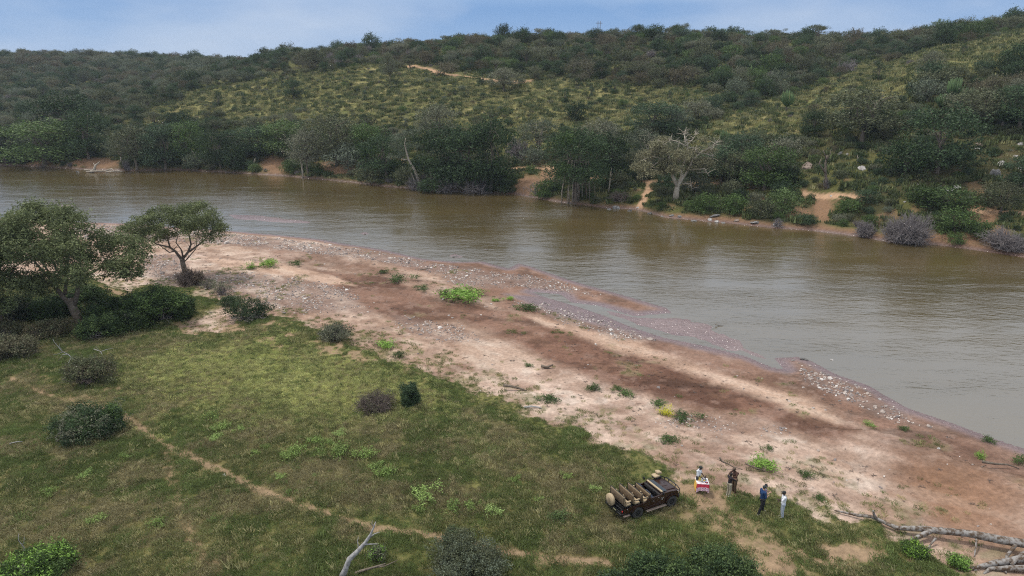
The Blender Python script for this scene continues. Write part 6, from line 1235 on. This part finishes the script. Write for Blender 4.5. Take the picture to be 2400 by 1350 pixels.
person('man in navy shirt, black trousers and dark cap, holding his hands in front of him', at(1783, 1204), (.92, .25), dict(head=(0,.05,1.625), elL=(.24,.02,1.15), wrL=(.10,.26,1.14), elR=(-.24,.02,1.15), wrR=(-.12,.28,1.16), knL=(.11,-.10,.49), anL=(.12,-.26,.09), knR=(-.10,.12,.50), anR=(-.11,.20,.09)), 1.88, cloth('navy_shirt', (.012,.035,.10,1), (.018,.05,.135,1)), cloth('black_trousers', (.010,.010,.012,1), (.018,.018,.02,1)), SK['fair'], ((.06,.04,.03,1), 'short'), (.02,.03,.035,1), .5, (.55,.55,.52,1))
fl = mat('floral_top', (.5,.4,.5,1), .8); tcf = N(fl, 'ShaderNodeTexCoord'); vo = N(fl, 'ShaderNodeTexVoronoi'); vo.inputs['Scale'].default_value = 16; K(fl, tcf.outputs['Object'], vo.inputs[0]); cr = N(fl, 'ShaderNodeValToRGB'); cr.color_ramp.interpolation = 'CONSTANT'; e = cr.color_ramp.elements; e[0].color = (.03,.04,.12,1); e[1].position = .66; e[1].color = (.55,.5,.55,1); x = e.new(.36); x.color = (.30,.10,.20,1)
sepf = N(fl, 'ShaderNodeSeparateColor'); K(fl, vo.outputs['Color'], sepf.inputs[0]); K(fl, sepf.outputs[0], cr.inputs[0]); K(fl, cr.outputs[0], fl.node_tree.nodes['Principled BSDF'].inputs['Base Color'])
person('dark-haired woman in patterned top partly hidden behind the man in navy', at(1788, 1191), (.95, -.30), dict(head=(0,.05,1.625), elL=(.23,.06,1.16), wrL=(.08,.28,1.22), elR=(-.23,.06,1.16), wrR=(-.06,.28,1.20)), 1.68, fl, cloth('dark_jeans', (.02,.025,.05,1), (.035,.04,.07,1)), SK['fair'], ((.012,.009,.008,1), 'long'), None, .6, (.1,.1,.1,1), True)
person('man in white shirt and pale blue-grey trousers, one hand on his hip, at right', at(1832, 1213), (-.90, .15), dict(head=(0,.04,1.63), elL=(.30,.0,1.16), wrL=(.17,.20,1.00), elR=(-.24,.16,1.24), wrR=(-.22,.34,1.30)), 1.76, WH, cloth('pale_jeans', (.33,.37,.43,1), (.42,.46,.52,1)), SK['dark'], ((.012,.01,.009,1), 'short'), (.02,.022,.022,1), .5, (.2,.2,.2,1))
# ------------------------------------------------------------ picnic table
tb = at(1647, 1160); q = ppm(tb); tb = tb+Vector((0, .36, 0)); tb.z = float(hz(tb.x, tb.y)); rt = -.10
t = thing('picnic_table', tb, 'small folding picnic table hidden under its cloths beside the vehicle', 'table', None, rt)
mb = MB(); mb.box((0, 0, .70), (.70, .62, .03)); mb.obj('tabletop', M['bark'], t)
for x in (-.31, .31):
    for y in (-.27, .27): mb = MB(); mb.tube([(x*.9, y*.9, -.02), (x, y, .69)], .016, 0, 6); mb.obj('leg', VM['black'], t)
TC = {'white': mat('cloth_white', (.78,.76,.76,1), .85), 'red': mat('cloth_red', (.55,.035,.07,1), .85), 'purple': mat('cloth_purple', (.28,.05,.18,1), .85), 'dark': mat('cloth_dark', (.03,.02,.05,1), .85), 'yellow': cloth('cloth_yellow', (.80,.50,.10,1), (.68,.40,.08,1)), 'pink': mat('cloth_pink', (.62,.30,.38,1), .85)}
t = thing('yellow_cloth', tb, 'yellow under-cloth hanging down the left side and back of the picnic table', 'tablecloth', None, rt)
def drape(nx, nz, fx, mi):
    V = [fx(i/(nx-1), j/(nz-1)) for j in range(nz) for i in range(nx)]; F = []; Mi = []
    for j in range(nz-1):
        for i in range(nx-1): F.append((j*nx+i, j*nx+i+1, (j+1)*nx+i+1, (j+1)*nx+i)); Mi.append(mi((i+.5)/(nx-1), (j+.5)/(nz-1)))
    return V, F, Mi
V, F, Mi = drape(14, 12, lambda u, v: (-.365-.05*v-.015*math.sin(u*14)*v, -.31+.62*u, .725-.60*v), lambda u, v: 0); mb = MB(); mb.add(V, F, 0, True); o = mb.obj('side_drape', TC['yellow'], t); o.modifiers.new('s', 'SOLIDIFY').thickness = .006
V, F, Mi = drape(14, 12, lambda u, v: (-.36+.72*u, .325+.04*v+.012*math.sin(u*14)*v, .725-.50*v), lambda u, v: 0); mb = MB(); mb.add(V, F, 0, True); o = mb.obj('back_drape', TC['yellow'], t); o.modifiers.new('s', 'SOLIDIFY').thickness = .006
t = thing('patterned_cloth', tb, 'red and white diamond-patterned cloth over the picnic table with long front corners', 'tablecloth', None, rt)
def mtop(u, v): return 0 if v > .28 else (0 if (int(u*10)+int(v*18)) % 3 else 4)
V, F, Mi = drape(24, 16, lambda u, v: (-.375+.75*u, -.325+.66*v, .732), mtop); m2 = MB(); m2.V = V; m2.F = F; m2.M = Mi; m2.S = [False]*len(F); o = m2.obj('top_cloth', [TC[k] for k in ('white','red','purple','dark','pink')], t); o.modifiers.new('s', 'SOLIDIFY').thickness = .006
def mfront(u, v):
    if v < .06: return 0
    if v < .50: return 1
    a = abs((u*5) % 1-.5); b = abs(((v-.5)/.25) % 1-.5); k = a+b
    return 0 if .36 < k < .56 else 3 if k < .16 else 2 if k <= .36 else 4
V, F, Mi = drape(56, 34, lambda u, v: (-.375+.75*u+.03*(u-.5)*v, -.335-.07*v-.018*math.sin(u*16)*v, .732-(.46+.14*max(0, abs(u-.5)*2-.55)/.45)*v), mfront); m2 = MB(); m2.V = V; m2.F = F; m2.M = Mi; m2.S = [True]*len(F); o = m2.obj('front_drape', [TC[k] for k in ('white','red','purple','dark','pink')], t); o.modifiers.new('s', 'SOLIDIFY').thickness = .006
V, F, Mi = drape(40, 34, lambda u, v: (.378+.05*v+.014*math.sin(u*14)*v, -.325+.5*u, .732-(.50-.25*u)*v), lambda u, v: mfront(u*.8, v)); m2 = MB(); m2.V = V; m2.F = F; m2.M = Mi; m2.S = [True]*len(F); o = m2.obj('side_drape', [TC[k] for k in ('white','red','purple','dark','pink')], t); o.modifiers.new('s', 'SOLIDIFY').thickness = .006
GL = mat('bottle_glass', (.02,.05,.03,1), .08); CL = mat('clear_glass', (.75,.8,.85,1), .08); CH = mat('china', (.82,.80,.78,1), .3); DK = mat('dark_ware', (.03,.03,.05,1), .3); OR = mat('orange_drink', (.6,.2,.03,1), .3)
def ware(nm, cat, x, y, prof, m, lbl, bits=()):
    cx, sx_ = math.cos(rt), math.sin(rt); o = thing(nm, (tb.x+x*cx-y*sx_, tb.y+x*sx_+y*cx, tb.z+.737), lbl, cat); mb = MB(); V = []; n = 12; k = len(prof)
    for i in range(n):
        a = 2*math.pi*i/n
        for r, z in prof: V.append((r*math.cos(a), r*math.sin(a), z))
    mb.add(V, [(i*k+j, ((i+1) % n)*k+j, ((i+1) % n)*k+j+1, i*k+j+1) for i in range(n) for j in range(k-1)], 0, True); mb.obj('vessel', m, o)
    for nm2, r, z0, z1, m2 in bits: b = MB(); b.tube([(0, 0, z0), (0, 0, z1)], r, 0, 10); b.obj(nm2, m2, o)
bp_ = [(0,0),(.038,0),(.038,.17),(.014,.22),(.014,.28),(0,.28)]; gp = [(0,0),(.028,0),(.006,.01),(.006,.06),(.03,.09),(.028,.13),(0,.10)]; bw = [(0,0),(.05,.01),(.09,.05),(.085,.05),(0,.02)]; pl = [(0,0),(.06,.002),(.10,.015),(0,.01)]
ware('bottle', 'bottle', -.20, .20, bp_, GL, 'green bottle at the back left of the picnic table', [('label', .0395, .05, .12, TC['white']), ('cork', .015, .27, .30, TC['red'])])
ware('bottle', 'bottle', -.05, .24, bp_, DK, 'dark bottle at the back middle of the picnic table', [('label', .0395, .05, .12, TC['pink'])]); ware('bottle', 'bottle', .22, .18, bp_, DK, 'dark bottle at the back right of the picnic table', [('label', .0395, .05, .12, TC['white'])])
ware('glass', 'glass', .08, .20, gp, CL, 'clear stemmed glass between the two dark bottles', [('drink', .02, .085, .11, OR)]); ware('glass', 'glass', .27, .02, gp, CL, 'clear stemmed glass at the right edge of the table', [('drink', .02, .085, .11, OR)])
ware('bowl', 'bowl', -.22, -.02, bw, CH, 'white bowl at the left of the picnic table', [('snack', .06, .03, .055, OR)]); ware('bowl', 'bowl', .12, -.02, bw, DK, 'dark bowl in the middle right of the picnic table', [('snack', .06, .03, .055, TC['yellow'])])
ware('plate', 'plate', -.04, -.18, pl, CH, 'white plate at the front middle of the picnic table', [('snack', .04, .012, .04, VM['brown'])]); ware('plate', 'plate', .24, -.20, pl, DK, 'dark plate at the front right corner of the picnic table', [('snack', .04, .012, .035, TC['red'])])
# ------------------------------------------------------------ thin air haze
hm_ = bpy.data.materials.new('haze'); hm_.use_nodes = True; hm_.node_tree.nodes.clear(); o_ = N(hm_, 'ShaderNodeOutputMaterial'); pv = N(hm_, 'ShaderNodeVolumePrincipled')
pv.inputs['Color'].default_value = (.72, .82, .98, 1); pv.inputs['Density'].default_value = .00012; K(hm_, pv.outputs[0], o_.inputs['Volume'])
mb = MB(); mb.box((0, 470, 38), (3600, 1100, 90)); hz_o = mb.obj('haze', [hm_]); tag(hz_o, 'thin bluish haze filling the valley', 'haze', None, 'stuff')
